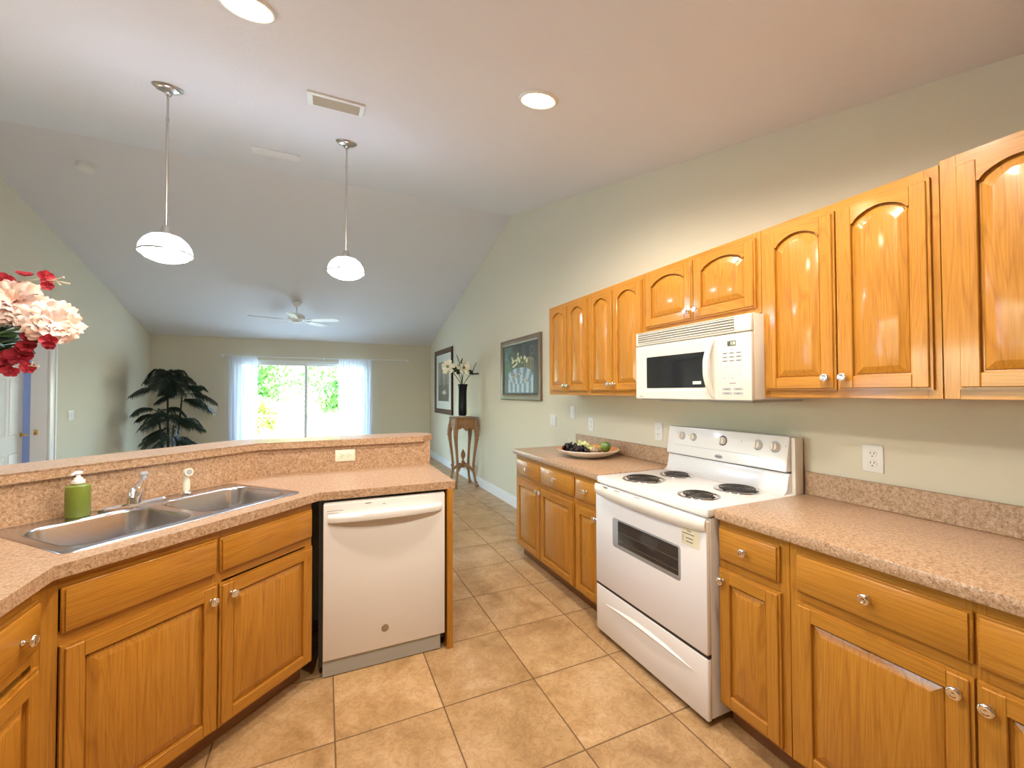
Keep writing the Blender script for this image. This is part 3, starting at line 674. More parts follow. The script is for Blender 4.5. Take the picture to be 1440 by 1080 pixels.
# ------------------------------------------------------------------ outlets and switches
def plate(name, label, loc, rot, w, h, kind, m=PLAST, cat='outlet', group=None):
    t = thing(name, label, cat, loc, group=group, rot=rot)
    bm = B(); box(bm, -w/2, w/2, -.006, -.0005, -h/2, h/2, 0, .0035, 2); obj('cover_plate', bm, m, t)
    if kind in ('duplex', 'hduplex'):
        for d in (.020, -.020):
            v = kind == 'duplex'; T4 = Matrix.Identity(4) if v else Matrix.Rotation(rad(-90), 4, 'Y')
            bm = B(); M = T4 @ Matrix.Translation((0, -.006, d)) @ Matrix.Rotation(rad(90), 4, 'X'); lathe(bm, [(.0165, -.001), (.0165, .0012), (.0155, .002)], 24, 0, M)
            so = obj('socket', bm, m, t); bm = B()
            for dx in (-.0065, .0065): box(bm, dx-.0013, dx+.0013, -.0086, -.0078, d-.001, d+.008, M=T4)
            cyl(bm, T4 @ Vector((0, -.0078, d-.009)), T4 @ Vector((0, -.0086, d-.009)), .0026, n=12); obj('socket_slots', bm, PRINT, so)
    else:
        for i in range(kind):
            x = (i-(kind-1)/2)*.046; bm = B(); box(bm, x-.017, x+.017, -.0085, -.006, -.033, .033, 0, .002); ro = obj('rocker', bm, m, t)
            bm = B(); box(bm, x-.016, x+.016, -.0090, -.0083, -.0006, .0006); obj('rocker_seam', bm, LGREY, ro)
rr = (0, 0, RW); GO = 'plates along the right wall'
plate('light_switch', 'white double switch plate on the wall just before the counter begins', (RX, 3.727, 1.116), rr, .118, .118, 2, cat='switch', group=GO)
plate('light_switch', 'small white switch plate set higher than the others, above the counter end', (RX, 3.363, 1.214), rr, .072, .118, 1, cat='switch', group=GO)
plate('wall_outlet', 'white outlet above the backsplash behind the fruit plate', (RX, 3.066, 1.124), rr, .074, .118, 'duplex', group=GO)
plate('wall_outlet', 'white duplex outlet on the wall at the far side of the stove', (RX, 2.254, 1.129), rr, .074, .122, 'duplex', group=GO)
plate('wall_outlet', 'white duplex outlet above the near right countertop', (RX, 1.002, 1.121), rr, .076, .116, 'duplex', group=GO)
plate('wall_outlet', 'ivory horizontal outlet in the peninsula backsplash over the dishwasher', (.125, 2.870, 1.008), (0, 0, 0), .118, .074, 'hduplex', IVORY)
plate('light_switch', 'pale three-gang switch plate on the far wall beside the palm', (-1.868, FY, 1.114), (0, 0, 0), .165, .118, 3, cat='switch')
plate('light_switch', 'pale switch plate on the left wall past the open doorway', (LX, 6.70, 1.145), (0, 0, PI/2), .118, .118, 2, cat='switch')

# ------------------------------------------------------------------ door and casing in left wall
bm = B(); cw = .30
for y0_, y1_ in ((DY1, DY1+cw),):
    box(bm, LX, LX+.018, y0_, y0_+.115, 0, DH+.10, 0, .004, 2); 
box(bm, LX, LX+.018, DY0-.115, DY0, 0, DH+.10, 0, .004, 2); box(bm, LX, LX+.018, DY0-.115, DY1+.115, DH, DH+.115, 0, .004, 2)
box(bm, LX, LX+.026, DY1+.085, DY1+.115, 0, DH+.11, 0, .003); box(bm, LX, LX+.026, DY0-.115, DY1+.115, DH+.085, DH+.115, 0, .003)
box(bm, LX-.13, LX, DY1-.018, DY1, 0, DH, 0); box(bm, LX-.13, LX, DY0, DY0+.018, 0, DH, 0); box(bm, LX-.13, LX, DY0, DY1, DH-.018, DH, 0)
struct('trim_1', bm, TRIM)
DOORA = 11
dr = thing('door_1', 'white panelled door standing ajar in the left wall', 'door', (LX-.03, DY0+.02, 0), PI/2+rad(DOORA)); dr['kind'] = 'structure'
bm = B(); DWW = .79
loft(bm, [fr(0, DWW, .01, 2.0, .035), fr(0, DWW, .01, 2.0, 0)])
sl = obj('slab', bm, TRIM, dr)
bm = B()
for (x0, x1) in ((.10, .34), (.42, .66)):
    for (z0, z1) in ((.22, .80), (.98, 1.55), (1.65, 1.88)):
        loft(bm, [fr(x0, x1, z0, z1, .0008), fr(x0+.006, x1-.006, z0+.006, z1-.006, -.006), fr(x0+.014, x1-.014, z0+.014, z1-.014, -.001), fr(x0+.03, x1-.03, z0+.03, z1-.03, -.007)], 0, False, True)
        loft(bm, [fr(x0, x1, z0, z1, .0342), fr(x0+.014, x1-.014, z0+.014, z1-.014, .036), fr(x0+.03, x1-.03, z0+.03, z1-.03, .042)], 0, False, True)
obj('door_panels', bm, TRIM, dr)
bm = B(); M = Matrix.Rotation(rad(90), 4, 'X')
lathe(bm, [(.030, 0), (.030, .004), (.012, .010), (.010, .035), (.014, .045), (.013, .055)], 20, 0, Matrix.Translation((.74, 0, .97)) @ M); tube(bm, [(.74, -.050, .97), (.70, -.054, .972), (.64, -.050, .968)], [.010, .009, .008], 10)
obj('handle', bm, BRASS, dr)
bm = B(); box(bm, LX-.10, LX-.07, DY1-.021, DY1-.017, .955, 1.015); o = obj('strike_plate', bm, BRASS); o['kind'] = 'structure'; o.name = 'trim_2'

# ------------------------------------------------------------------ sliding glass door, rod, sheers
fr_m = mat('white vinyl frame', (.82, .85, .86), .4)
bm = B(); F = .05; y0_, y1_ = FY+.01, FY+.11; MX = -.33
box(bm, WX0, WX0+F, y0_, y1_, 0, WHT); box(bm, WX1-F, WX1, y0_, y1_, 0, WHT); box(bm, WX0+F, WX1-F, y0_, y1_, WHT-F, WHT); box(bm, WX0+F, WX1-F, y0_, y1_, 0, .05)
wo = struct('window_1', bm, fr_m)
for k, (a, b, yy) in enumerate(((WX0+F, MX+.03, FY+.03), (MX-.03, WX1-F, FY+.07))):
    bm = B()
    box(bm, a, a+.05, yy, yy+.03, .05, WHT-F, 0, .002); box(bm, b-.05, b, yy, yy+.03, .05, WHT-F, 0, .002); box(bm, a+.05, b-.05, yy, yy+.03, .05, .14, 0, .002); box(bm, a+.05, b-.05, yy, yy+.03, WHT-F-.05, WHT-F, 0, .002)
    s = obj('sash', bm, fr_m, wo)
    bm = B(); box(bm, a+.05, b-.05, yy+.012, yy+.016, .14, WHT-F-.05); obj('pane', bm, GLASS, s)
bm = B(); xf0, xf1 = LX-.10, LX-.03
box(bm, xf0, xf1, LW0, LW0+F, LZ0, LZ1); box(bm, xf0, xf1, LW1-F, LW1, LZ0, LZ1); box(bm, xf0, xf1, LW0+F, LW1-F, LZ0, LZ0+F); box(bm, xf0, xf1, LW0+F, LW1-F, LZ1-F, LZ1); box(bm, xf0, xf1, 2.37, 2.43, LZ0+F, LZ1-F)
wl = struct('window_added', bm, fr_m); bm = B(); box(bm, LX-.07, LX-.065, LW0+F, LW1-F, LZ0+F, LZ1-F); obj('pane', bm, GLASS, wl)  # out-of-view side window, added for its daylight
t = thing('curtain_rod', 'thin white curtain rod across the top of the sliding door', 'curtain rod', (0, FY-.075, 2.085))
bm = B(); cyl(bm, (-1.74, 0, 0), (1.67, 0, 0), .009, n=12); obj('rod', bm, TRIM, t)
for x in (-1.70, 0, 1.63):
    bm = B(); box(bm, x-.008, x+.008, 0, .0745, -.010, -.001); box(bm, x-.015, x+.015, .070, .0748, -.03, .03); obj('bracket', bm, TRIM, t)
def curtain(label, x0, x1, seed, folds):
    rnd = random.Random(seed); bm = B(); nx, nz = 150, 24; ph = rnd.random()*6; V = []
    for j in range(nz+1):
        z = .03+(2.078-.03)*j/nz; row = []
        for i in range(nx+1):
            u = i/nx; a = .010+.018*(1-j/nz)**.5
            w_ = u*folds*2*PI+ph+.8*math.sin(u*7+seed)
            y = a*math.sin(w_)+.006*math.sin(w_*2.3+z*1.5); x = x0+(x1-x0)*u+.008*math.sin(w_*.5+z*2)
            if j == nz: y *= .35
            row.append(bm.verts.new((x, FY-.075+y, z)))
        V.append(row)
    for j in range(nz):
        for i in range(nx): bm.faces.new((V[j][i], V[j][i+1], V[j+1][i+1], V[j+1][i]))
    tag(obj('curtain', bm, SHEER, ang=180), label, 'curtain', 'sheer curtains')
curtain('sheer white curtain panel on the palm side of the sliding door', -1.60, -1.15, 1, 9)
curtain('sheer white curtain panel on the plant stand side of the sliding door', .27, .91, 4, 12)

# ------------------------------------------------------------------ outdoors
bm = B(); box(bm, -14, 14, FY+.15, 34, -.16, -.06); struct('ground', bm, LAWN)
bm = B(); box(bm, -5, 5, FY+.12, FY+3.2, -.06, -.01); struct('patio_slab', bm, CONC)
bm = B(); box(bm, -14, 14, -14, BY-.15, -.16, -.06); struct('ground_back', bm, LAWN)
bm = B(); box(bm, -14, LX-2.7, BY-.15, FY+.15, -.16, -.06); struct('ground_side', bm, LAWN)
scr = mat('grey screen framing', (.22, .26, .27), .5)
t = thing('screen_enclosure', 'grey framed patio screen enclosure beyond the sliding door', 'enclosure', (0, FY+3.1, -.01))
for x in (-3.2, -1.7, 1.25, 3.2):
    bm = B(); box(bm, x-.025, x+.025, -.05, 0, 0, 2.5); obj('post', bm, scr, t)
for z in (.80, 2.25):
    bm = B(); box(bm, -3.2, 3.2, -.045, -.005, z, z+.045); obj('beam', bm, scr, t)
def shrub(label, x, y, r, h, n, m, seed, cat='shrub', leaf=.10):
    rnd = random.Random(seed); bm = B()
    for _ in range(n):
        a = rnd.random()*2*PI; e = math.asin(rnd.uniform(-.5, 1)); q = rnd.uniform(.55, 1)
        q *= .8+.35*noise.noise((a*1.2, e*2, seed))
        c = Vector((x+r*q*math.cos(a)*math.cos(e), y+r*q*math.sin(a)*math.cos(e), h*.45+h*.52*q*math.sin(e)))
        M = Matrix.Translation(c) @ Matrix.Rotation(rnd.random()*6.3, 4, 'Z') @ Matrix.Rotation(rnd.uniform(-1.2, 1.2), 4, 'X'); l = leaf*rnd.uniform(.6, 1.4)
        vs = [bm.verts.new(M @ Vector(p)) for p in ((0, -l, 0), (l*.4, 0, l*.1), (0, l, 0), (-l*.4, 0, l*.1))]; bm.faces.new(vs)
    t = thing('garden_shrub', label, cat, (0, 0, 0), 0, 'garden shrubs outside'); obj('foliage', bm, m, t, smooth=False, recalc=False)
    bm = B()
    for k in range(4): a = k*1.7; tube(bm, [(x+.05*math.cos(a), y+.05*math.sin(a), -.065), (x+r*.2*math.cos(a), y+r*.2*math.sin(a), h*.4), (x+r*.45*math.cos(a), y+r*.45*math.sin(a), h*.8)], [.04, .03, .015], 7)
    obj('trunk', bm, BARK, t)
shrub('tall leafy green shrub seen through the left pane of the sliding door', -2.6, FY+6.0, 2.1, 4.2, 4200, BUSH, 2, leaf=.14)
shrub('low yellow-green shrub just past the patio, left pane', -1.75, FY+4.3, 0.7, 1.35, 1500, BUSH2, 3, leaf=.09)
shrub('rounded green shrub seen through the right pane of the sliding door', 1.0, FY+6.6, 1.6, 2.6, 2400, BUSH, 5, leaf=.12)
shrub('loose green tree rising behind the middle of the sliding door', -.6, FY+13.0, 2.8, 4.8, 3200, BUSH, 6, leaf=.14)

# ------------------------------------------------------------------ ceiling fixtures
def downlight(label, x, y):
    z = cz(y); rx = math.atan(SN)
    t = thing('ceiling_downlight', label, 'ceiling light', (x, y, z-.001), rot=(rx, 0, 0), group='recessed ceiling lights')
    bm = B(); lathe(bm, [(.098, 0), (.096, -.006), (.088, -.009), (.078, -.006), (.072, .0)], 36, 0, None, False, False); obj('trim_ring', bm, TRIM, t, ang=60)
    bm = B(); lathe(bm, [(.0, -.022), (.030, -.020), (.055, -.013), (.070, -.002)], 32, 0, None, False, False); obj('bulb', bm, GLOWC, t, ang=60)
    l = light('downlight_lamp', 'SPOT', (0, 0, -.05), CAN_W*4, CAN_COL, spot_size=rad(165), spot_blend=.5, shadow_soft_size=.06); l.parent = t
downlight('glowing recessed downlight cut by the top edge above the left pendant', -.272, 1.822)
downlight('glowing recessed downlight nearest the wall cabinets, in full view', .968, 1.826)
downlight('recessed downlight just above the top edge, over the stove aisle', 1.05, .78)
downlight('added unseen downlight above the top edge, over the left counter', -.27, .60)  # extra lamp out of view, added to brighten the dishwasher and sink cabinet
def pendant(label, x, y, ztop, zs):
    rx = math.atan(SN)
    t = thing('pendant_light', label, 'pendant light', (x, y, zs), group='pendant lamps over the bar')
    bm = B(); M = Matrix.Translation((0, 0, cz(y)-zs)) @ Matrix.Rotation(rx, 4, 'X'); lathe(bm, [(.074, -.001), (.072, -.008), (.058, -.014), (.056, -.020), (.036, -.026), (.018, -.034), (.012, -.048)], 32, 0, M); obj('canopy', bm, NICKEL, t, ang=50)
    bm = B(); cyl(bm, (0, 0, .155), (0, 0, cz(y)-zs-.03), .0065, n=12); lathe(bm, [(.009, .75), (.010, .76), (.009, .77)], 12); lathe(bm, [(.012, .15), (.020, .14), (.022, .110), (.030, .098)], 20); obj('rod', bm, NICKEL, t, ang=50)
    bm = B(); lathe(bm, [(.122, -.012), (.124, .0), (.118, .030), (.100, .060), (.072, .084), (.030, .098)], 40, 0, None, False, True)
    lathe(bm, [(.121, -.010), (.100, -.034), (.060, -.052), (.001, -.058)], 40, 0, None, False, True); sh = obj('shade', bm, [GLOWW, GLOWT], t, ang=60)
    for f in sh.data.polygons:
        if f.center.z > .005: f.material_index = 1
    bm = B(); lathe(bm, [(.1235, -.014), (.1265, -.012), (.1265, -.004), (.1245, -.002)], 40, 0, None, False, False); obj('rim_band', bm, NICKEL, t)
pendant('lit white pendant lamp on a long rod, nearer the flowers', -.826, 2.965, 3.157, 2.212)
pendant('lit white pendant lamp on a long rod, nearer the sliding door', .140, 3.25, 3.233, 2.290)
def vent(label, x, y, w, h, slats, depth, m):
    t = thing('ceiling_vent', label, 'vent', (x, y, cz(y)-.001), rot=(math.atan(SN), 0, 0), group='ceiling vents')
    bm = B(); f = .028
    for b in ((-w/2, w/2, -h/2, -h/2+f), (-w/2, w/2, h/2-f, h/2), (-w/2, -w/2+f, -h/2+f, h/2-f), (w/2-f, w/2, -h/2+f, h/2-f)): box(bm, *b, -.010, 0, 0, .002)
    obj('frame', bm, TRIM, t)
    bm = B(); box(bm, -w/2+f, w/2-f, -h/2+f, h/2-f, -.001, 0); obj('backing', bm, GREYP, t)
    bm = B()
    for k in range(slats):
        yy = -h/2+f+(h-2*f)*(k+.5)/slats; box(bm, -w/2+f, w/2-f, -.0075, .0075, -.0014, .0014, 0, 0, 1, Matrix.Translation((0, yy, -.011)) @ Matrix.Rotation(rad(-35), 4, 'X'))
    obj('slat_bank', bm, m, t)
vent('slatted rectangular ceiling vent, nearer and larger, between pendants and downlight', .056, 2.555, .30, .185, 6, .01, mat('tan grey vent slats', (.50, .48, .40), .5))
vent('faint white ceiling vent farther back, close below the ridge line', -.375, 4.005, .36, .20, 8, .01, TRIM)
t = thing('smoke_detector', 'round white smoke detector on the far ceiling slope', 'smoke detector', (-2.03, 5.135, cz(5.135)-.001), rot=(-math.atan(SF), 0, 0))
bm = B(); lathe(bm, [(.072, 0), (.072, -.012), (.066, -.018)], 32); obj('base', bm, PLAST, t); bm = B(); lathe(bm, [(.062, -.016), (.060, -.030), (.050, -.036), (.001, -.037)], 32); obj('cover', bm, PLAST, t)
t = thing('ceiling_fan', 'small white ceiling fan with flat blades on the far ceiling slope', 'ceiling fan', (-.41, 7.56, 2.60))
bm = B(); zc = cz(7.56)-2.60; lathe(bm, [(.062, zc-.002), (.066, zc-.03), (.055, zc-.06), (.025, zc-.085)], 24, 0, Matrix.Rotation(0, 4, 'X')); obj('canopy', bm, TRIM, t, ang=50)
bm = B(); cyl(bm, (0, 0, .05), (0, 0, zc-.07), .012); obj('downrod', bm, TRIM, t)
bm = B(); lathe(bm, [(.02, .085), (.07, .078), (.115, .055), (.125, .02), (.118, -.015), (.08, -.035), (.06, -.06), (.02, -.07)], 32); obj('motor', bm, TRIM, t, ang=50)
for k in range(5):
    bm = B(); a = rad(-22+72*k); M = Matrix.Rotation(a, 4, 'Z') @ Matrix.Rotation(rad(-12), 4, 'X')
    pts = [(.20, -.045), (.28, -.060), (.62, -.068), (.665, -.045), (.675, 0), (.665, .045), (.62, .068), (.28, .060), (.20, .045)]
    loft(bm, [[M @ Vector((x, y, z)) for x, y in pts] for z in (-.028, -.022)]); bl = obj('blade', bm, PLAST, t)
    bm = B(); tube(bm, [M @ Vector((.09, 0, -.018)), M @ Vector((.25, 0, -.030))], [.018, .028], 8, 0, .25); obj('blade_iron', bm, BRASS if False else TRIM, bl)

# ------------------------------------------------------------------ framed pictures
def picture(name, label, ya, yb, z0, z1, fw, fmat, liner, paint, cmat, dep=.032):
    """flat framed picture on the right wall from y=ya (far) to yb (near)"""
    W, H = ya-yb, z1-z0; t = thing(name, label, 'picture', (RX-.002, ya, z0), RW, 'framed pictures on the right wall')
    bm = B()
    def rl(i, y): return [(i, y, i), (W-i, y, i), (W-i, y, H-i), (i, y, H-i)]
    loft(bm, [rl(0, 0), rl(0, -dep*.8), rl(.008, -dep), rl(fw*.55, -dep*.85), rl(fw-.006, -dep*.6), rl(fw, -dep*.45), rl(fw, 0)], 0, False, False); obj('frame', bm, fmat, t, ang=15)
    bm = B(); li, lw, lm = liner; y = -dep*.40
    loft(bm, [rl(fw-.001, y+.006), rl(fw-.001, y), rl(fw+lw, y+.002), rl(fw+lw, y+.008)], 0, False, False); obj(li, bm, lm, t, ang=10)
    # painted surface: one mesh, one colour per brush cell
    c0 = fw+lw-.001; nx, nz = 96, 72 if W > H*.9 else 96; me = bpy.data.meshes.new('canvas'); vs = []; fs = []; cols = []
    for j in range(nz+1):
        for i in range(nx+1): vs.append((c0+(W-2*c0)*i/nx, y+.004, c0+(H-2*c0)*j/nz))
    for j in range(nz):
        for i in range(nx):
            a = j*(nx+1)+i; fs.append((a, a+1, a+nx+2, a+nx+1)); cols.append(paint((i+.5)/nx, (j+.5)/nz))
    me.from_pydata(vs, [], fs); ca = me.color_attributes.new('paint', 'FLOAT_COLOR', 'CORNER')
    for f, c in zip(me.polygons, cols):
        for li_ in f.loop_indices: ca.data[li_].color = (*c, 1)
    me.materials.append(cmat); o = bpy.data.objects.new('canvas', me); COL.objects.link(o); o.parent = t
    return t
prnd = random.Random(11)
def nz_(u, v, s, k=0): return noise.noise((u*s, v*s, k))
def lerp(a, b, t): t = max(0, min(1, t)); return tuple(x+(y-x)*t for x, y in zip(a, b))
BLO = [(prnd.gauss(.40, .09), prnd.gauss(.66, .075), prnd.uniform(.015, .034)) for _ in range(22)]
def still(u, v):
    n1, n2 = nz_(u, v, 9, 1), nz_(u, v, 30, 2)
    c = lerp((.030, .035, .038), (.07, .065, .06), .5+n1)
    if u < .33: c = lerp(c, lerp((.04, .16, .13), (.16, .22, .26), .5+n1*1.2), .85*(1-u/.33)**.5)
    if u < .26 and .40 < v < .66: c = lerp(c, (.10, .22, .08), .5+n2)
    if v < .36: c = lerp(c, (.05, .07, .07), .7)
    a = math.hypot((u-.84)/.05, (v-.85)/.09)
    if .75 < a < 1.1: c = (.11, .11, .10)
    # chair back
    if .615 < u < .89 and .25 < v < .72:
        e = min(u-.615, .89-u); top = v - (.66+.05*math.sin((u-.615)/.275*PI))
        if top < .02 and (e < .02 or top > -.025 or abs(u-.70) < .008 or abs(u-.80) < .008): c = lerp((.24, .22, .14), (.16, .14, .09), .5+n2)
        elif top < 0 and v > .44: c = lerp((.10, .09, .06), (.15, .13, .08), .5+n1)
    # flowers
    if math.hypot((u-.40)/.22, (v-.64)/.16) < 1+n2*.5 and n1 > -.25: c = lerp(c, (.07, .12, .06), .7)
    for x, y, r in BLO:
        if math.hypot(u-x, (v-y)*.8) < r*(1+.5*n2): c = lerp((.52, .50, .22), (.66, .66, .48), .5+n2)
    if .36 < u < .46 and .42 < v < .52: c = (.16, .14, .17)
    # table top and striped cloth
    e = math.hypot((u-.50)/.37, (v-.36)/.17)
    stripe = math.sin(u*46)
    pale, blue = (.42, .50, .60), (.13, .20, .28)
    if e < 1:
        c = lerp(blue, pale, .5+.9*math.sin((u-.5)/(.35+abs(v-.1))*22)+n2*.5)
        for x, y, r in ((.33, .36, .085), (.66, .27, .07), (.50, .40, .05)):
            if math.hypot(u-x, (v-y)*1.4) < r: c = lerp((.50, .53, .56), (.12, .11, .10), .5+n2*1.5)
    elif v < .36 and .13 < u < .87 and v < .36:
        c = lerp(blue, pale, .5+.9*stripe+n2*.5)
        if v < .02: c = blue
    j = prnd.uniform(.85, 1.15); return tuple(max(0, min(1, x*j)) for x in c)
picture('framed_still_life', 'brown-framed still life of a striped tablecloth, flowers and a chair', 5.060, 3.960, 1.310, 2.055, .072, FRMB, ('gilt_liner', .014, mat('dark liner', (.02, .02, .02), .5)), still, CANVAS)
def misty(u, v):
    n1, n2 = nz_(u, v, 5, 5), nz_(u, v, 22, 6)
    c = lerp((.13, .15, .13), (.34, .36, .32), v*.9+n1*.6)
    if abs(u-.55+.1*n1) < .10 and v > .35: c = lerp(c, (.42, .42, .34), .4+n2)
    if v < .42: c = lerp(c, (.07, .08, .06), .55+n2*.6)
    if math.hypot((u-.55)/.16, (v-.22)/.05) < 1+n2 or (abs(u-.66) < .03 and .22 < v < .31): c = (.62, .62, .56)
    return tuple(max(0, min(1, x)) for x in c)
picture('framed_print', 'dark-framed tall print with a wide mat, behind the magnolia stems', 8.645, 7.365, .985, 2.245, .095, FRMD, ('picture_mat', .15, MATB), misty, PRINTP)

# ------------------------------------------------------------------ plant stand, vase, magnolias
SX, SY = 1.918, 6.08
t = thing('plant_stand', 'tall carved wooden plant stand with curved legs against the right wall', 'plant stand', (SX, SY, 0)); t.scale = (.87, .87, 1)
bm = B()
def octo(r, z, b=.05): 
    return [(x, y, z) for x, y in ((-r, -r+b), (-r+b, -r), (r-b, -r), (r, -r+b), (r, r-b), (r-b, r), (-r+b, r), (-r, r-b))]
loft(bm, [octo(.190, 1.010), octo(.205, 1.014), octo(.208, 1.024), octo(.200, 1.032), octo(.185, 1.036)]); obj('top', bm, CARVE, t)
bm = B()
for k in range(4):   # scalloped, carved aprons
    M = Matrix.Rotation(k*PI/2, 4, 'Z'); R = []
    for i in range(21):
        u = i/20; x = -.165+u*.33; zb = .855+.05*(1-abs(2*u-1)**1.4*1.0)-.028*math.exp(-((u-.5)/.10)**2)-.0; zb = .835+.050*math.sin(PI*u)**.7-.055*math.exp(-((u-.5)/.12)**2)
        yb = -.172-.010*math.sin(u*PI); R.append([M @ Vector(p) for p in ((x, yb+.016, 1.012), (x, yb+.016, zb), (x, yb, zb), (x, yb-.004, .94), (x, yb-.010, 1.0), (x, yb, 1.012))])
    loft(bm, R)
    for q in range(9):
        u = (q+.5)/9; sphere(bm, M @ Vector((-.15+.30*u, -.180, .985-.01*(q % 2))), .011, 0, 8, 6)
    for q, (xx, zz, rr_) in enumerate(((0, .925, .036), (0, .872, .020), (-.06, .925, .026), (.06, .925, .026), (-.112, .930, .022), (.112, .930, .022), (-.035, .888, .014), (.035, .888, .014))): sphere(bm, M @ Vector((xx, -.176, zz)), rr_, 0, 8, 6, (1, .5, .8) if k % 2 == 0 else (.5, 1, .8))
obj('apron', bm, CARVE, t, ang=50)
for k in range(4):
    bm = B(); a = rad(45+90*k); M = Matrix.Rotation(a, 4, 'Z')
    pts = [(.235, 0, 1.00), (.245, 0, .93), (.262, 0, .84), (.268, 0, .78), (.255, 0, .68), (.232, 0, .55), (.212, 0, .42), (.200, 0, .32), (.205, 0, .22), (.228, 0, .12), (.248, 0, .05), (.258, 0, .018), (.262, 0, .0)]
    tube(bm, [M @ Vector(p) for p in pts], [.030, .036, .042, .038, .030, .025, .022, .024, .023, .020, .022, .030, .030], 10)
    sphere(bm, M @ Vector((.285, 0, .83)), .022, 0, 8, 6, (1, 1, 1.5))
    for zz, xx, r_ in ((.90, .285, .016), (.76, .300, .016), (.70, .288, .013), (.30, .226, .016), (.06, .270, .016), (.02, .285, .020)): sphere(bm, M @ Vector((xx, 0, zz)), r_, 0, 8, 6)
    obj('leg', bm, CARVE, t, ang=60)
bm = B()
for k in range(4):
    a = rad(45+90*k); M = Matrix.Rotation(a, 4, 'Z'); tube(bm, [M @ Vector(p) for p in ((.02, 0, .30), (.07, 0, .315), (.13, 0, .285), (.175, 0, .245), (.205, 0, .235))], [.030, .026, .022, .020, .024], 10)
sphere(bm, (0, 0, .30), .05, 0, 12, 8, (1, 1, .6)); obj('stretcher', bm, CARVE, t, ang=60)
bm = B(); lathe(bm, [(.030, .31), (.020, .335), (.032, .350), (.034, .365), (.018, .380), (.014, .395), (.026, .410), (.040, .440), (.042, .465), (.032, .500), (.014, .530), (.004, .545)], 18); obj('finial', bm, CARVE, t, ang=50)
VX, VY = SX-.012, SY-.02
t = thing('floor_vase', 'tall narrow black vase standing on the carved plant stand', 'vase', (VX, VY, 1.036))
bm = B(); lathe(bm, [(.038, 0), (.052, .002), (.052, .012), (.042, .020)], 24); obj('foot', bm, mat('cream vase foot', (.5, .45, .35), .5), t)
bm = B()
def sq(r, z, tw): return [(r*math.cos(tw+2*PI*i/24)*(1+.10*math.cos(4*2*PI*i/24)), r*math.sin(tw+2*PI*i/24)*(1+.10*math.cos(4*2*PI*i/24)), z) for i in range(24)]
loft(bm, [sq(.052, .018, 0), sq(.060, .05, .05), sq(.062, .15, .15), sq(.063, .28, .3), sq(.066, .38, .45), sq(.072, .46, .6), sq(.078, .492, .7), sq(.070, .492, .7), sq(.058, .44, .6)], 0, True, False); obj('body', bm, BLKCER, t, ang=60)
def petal_mesh(bm, M, L_, W_, cup, mi=0, nx=4, ny=5, ruf=0, rnd=random, blunt=False):
    V = []
    for j in range(ny+1):
        v = j/ny; w_ = W_*(math.sin(PI*(.12+.80*v))**.8 if not blunt else (.30+.70*min(1, v*1.5)**.8)); row = []
        for i in range(nx+1):
            u = i/nx*2-1; z = cup*L_*(v**1.6) + .22*W_*u*u*(1 if cup >= 0 else -1); z += ruf*L_*rnd.uniform(-1, 1)*(v**2)
            row.append(bm.verts.new(M @ Vector((u*w_*.5, v*L_*(1+ruf*rnd.uniform(-1, 1)*(j == ny)-(.24*u*u*v*v if blunt else 0)), z))))
        V.append(row)
    for j in range(ny):
        for i in range(nx): f = bm.faces.new((V[j][i], V[j][i+1], V[j+1][i+1], V[j+1][i])); f.material_index = mi
def aim(p, d, roll=0): 
    q = Vector(d).normalized().to_track_quat('Z', 'Y').to_matrix().to_4x4(); q.translation = Vector(p); return q @ Matrix.Rotation(roll, 4, 'Z')
VT = Vector((VX, VY, 1.036+.46))
def stem(parent, p1, bend, r=.006, m=LEAFG, p0=None):
    p0 = p0 if p0 is not None else VT; p1 = Vector(p1); mid = (p0+p1)/2+Vector(bend); bm = B()
    tube(bm, [p0*(1-u)**2+mid*2*u*(1-u)+p1*u*u for u in [i/8 for i in range(9)]], r, 7); return obj('stem', bm, m, parent)
def magnolia(label, p, d, size, openn):
    t = thing('magnolia_stem', label, 'flower', (0, 0, 0), 0, 'silk magnolias in the black vase')
    stem(t, p, (0, 0, .03), .006, LEAFG, VT+Vector((random.uniform(-.03, .03), random.uniform(-.03, .03), 0)))
    bm = B(); M = aim(p, d)
    for ring, (n, tilt, s) in enumerate(((5, openn, 1), (4, openn*.6, .85), (3, openn*.3, .6))):
        for k in range(n): petal_mesh(bm, M @ Matrix.Rotation(2*PI*k/n+ring*.5, 4, 'Z') @ Matrix.Rotation(PI/2-tilt, 4, 'X'), size*s, size*s*.72, -.26, 0, 4, 5, 0, random, True)
    fl = obj('bloom', bm, MAGN, t, ang=180, recalc=False)
    bm = B(); sphere(bm, Vector(p)+Vector(d).normalized()*.025, .022, 0, 10, 8); obj('bloom_centre', bm, LEAFG, t)
    bm = B()
    for k in range(3): petal_mesh(bm, M @ Matrix.Rotation(2.1*k, 4, 'Z') @ Matrix.Rotation(rad(-25), 4, 'X'), size*1.1, size*.55, -.2)
    obj('leaf', bm, LEAFD, t, ang=180, recalc=False)
V3 = lambda x, z, y=0: (VX+x, VY+y, z)
magnolia('open white magnolia leaning out toward the sliding door', V3(-.225, 1.78, -.02), (-.75, -.8, .25), .115, rad(68))
magnolia('pale magnolia upright in the middle of the black vase', V3(.005, 1.765, -.02), (.1, -1, .5), .115, rad(62))
magnolia('cream magnolia behind the middle one, touching the wall side', V3(.06, 1.80, .05), (.4, -.6, .7), .10, rad(50))
def leafstem(label, p, leaves, m=LEAFD):
    t = thing('foliage_sprig', label, 'foliage', (0, 0, 0), 0, 'dark leaf stems in the black vase'); stem(t, p, (0, 0, .02), .005, m)
    for d, l, w_ in leaves:
        bm = B(); petal_mesh(bm, aim(p, d) @ Matrix.Rotation(PI/2, 4, 'X'), l, w_, .1); obj('leaf', bm, m, t, ang=180, recalc=False)
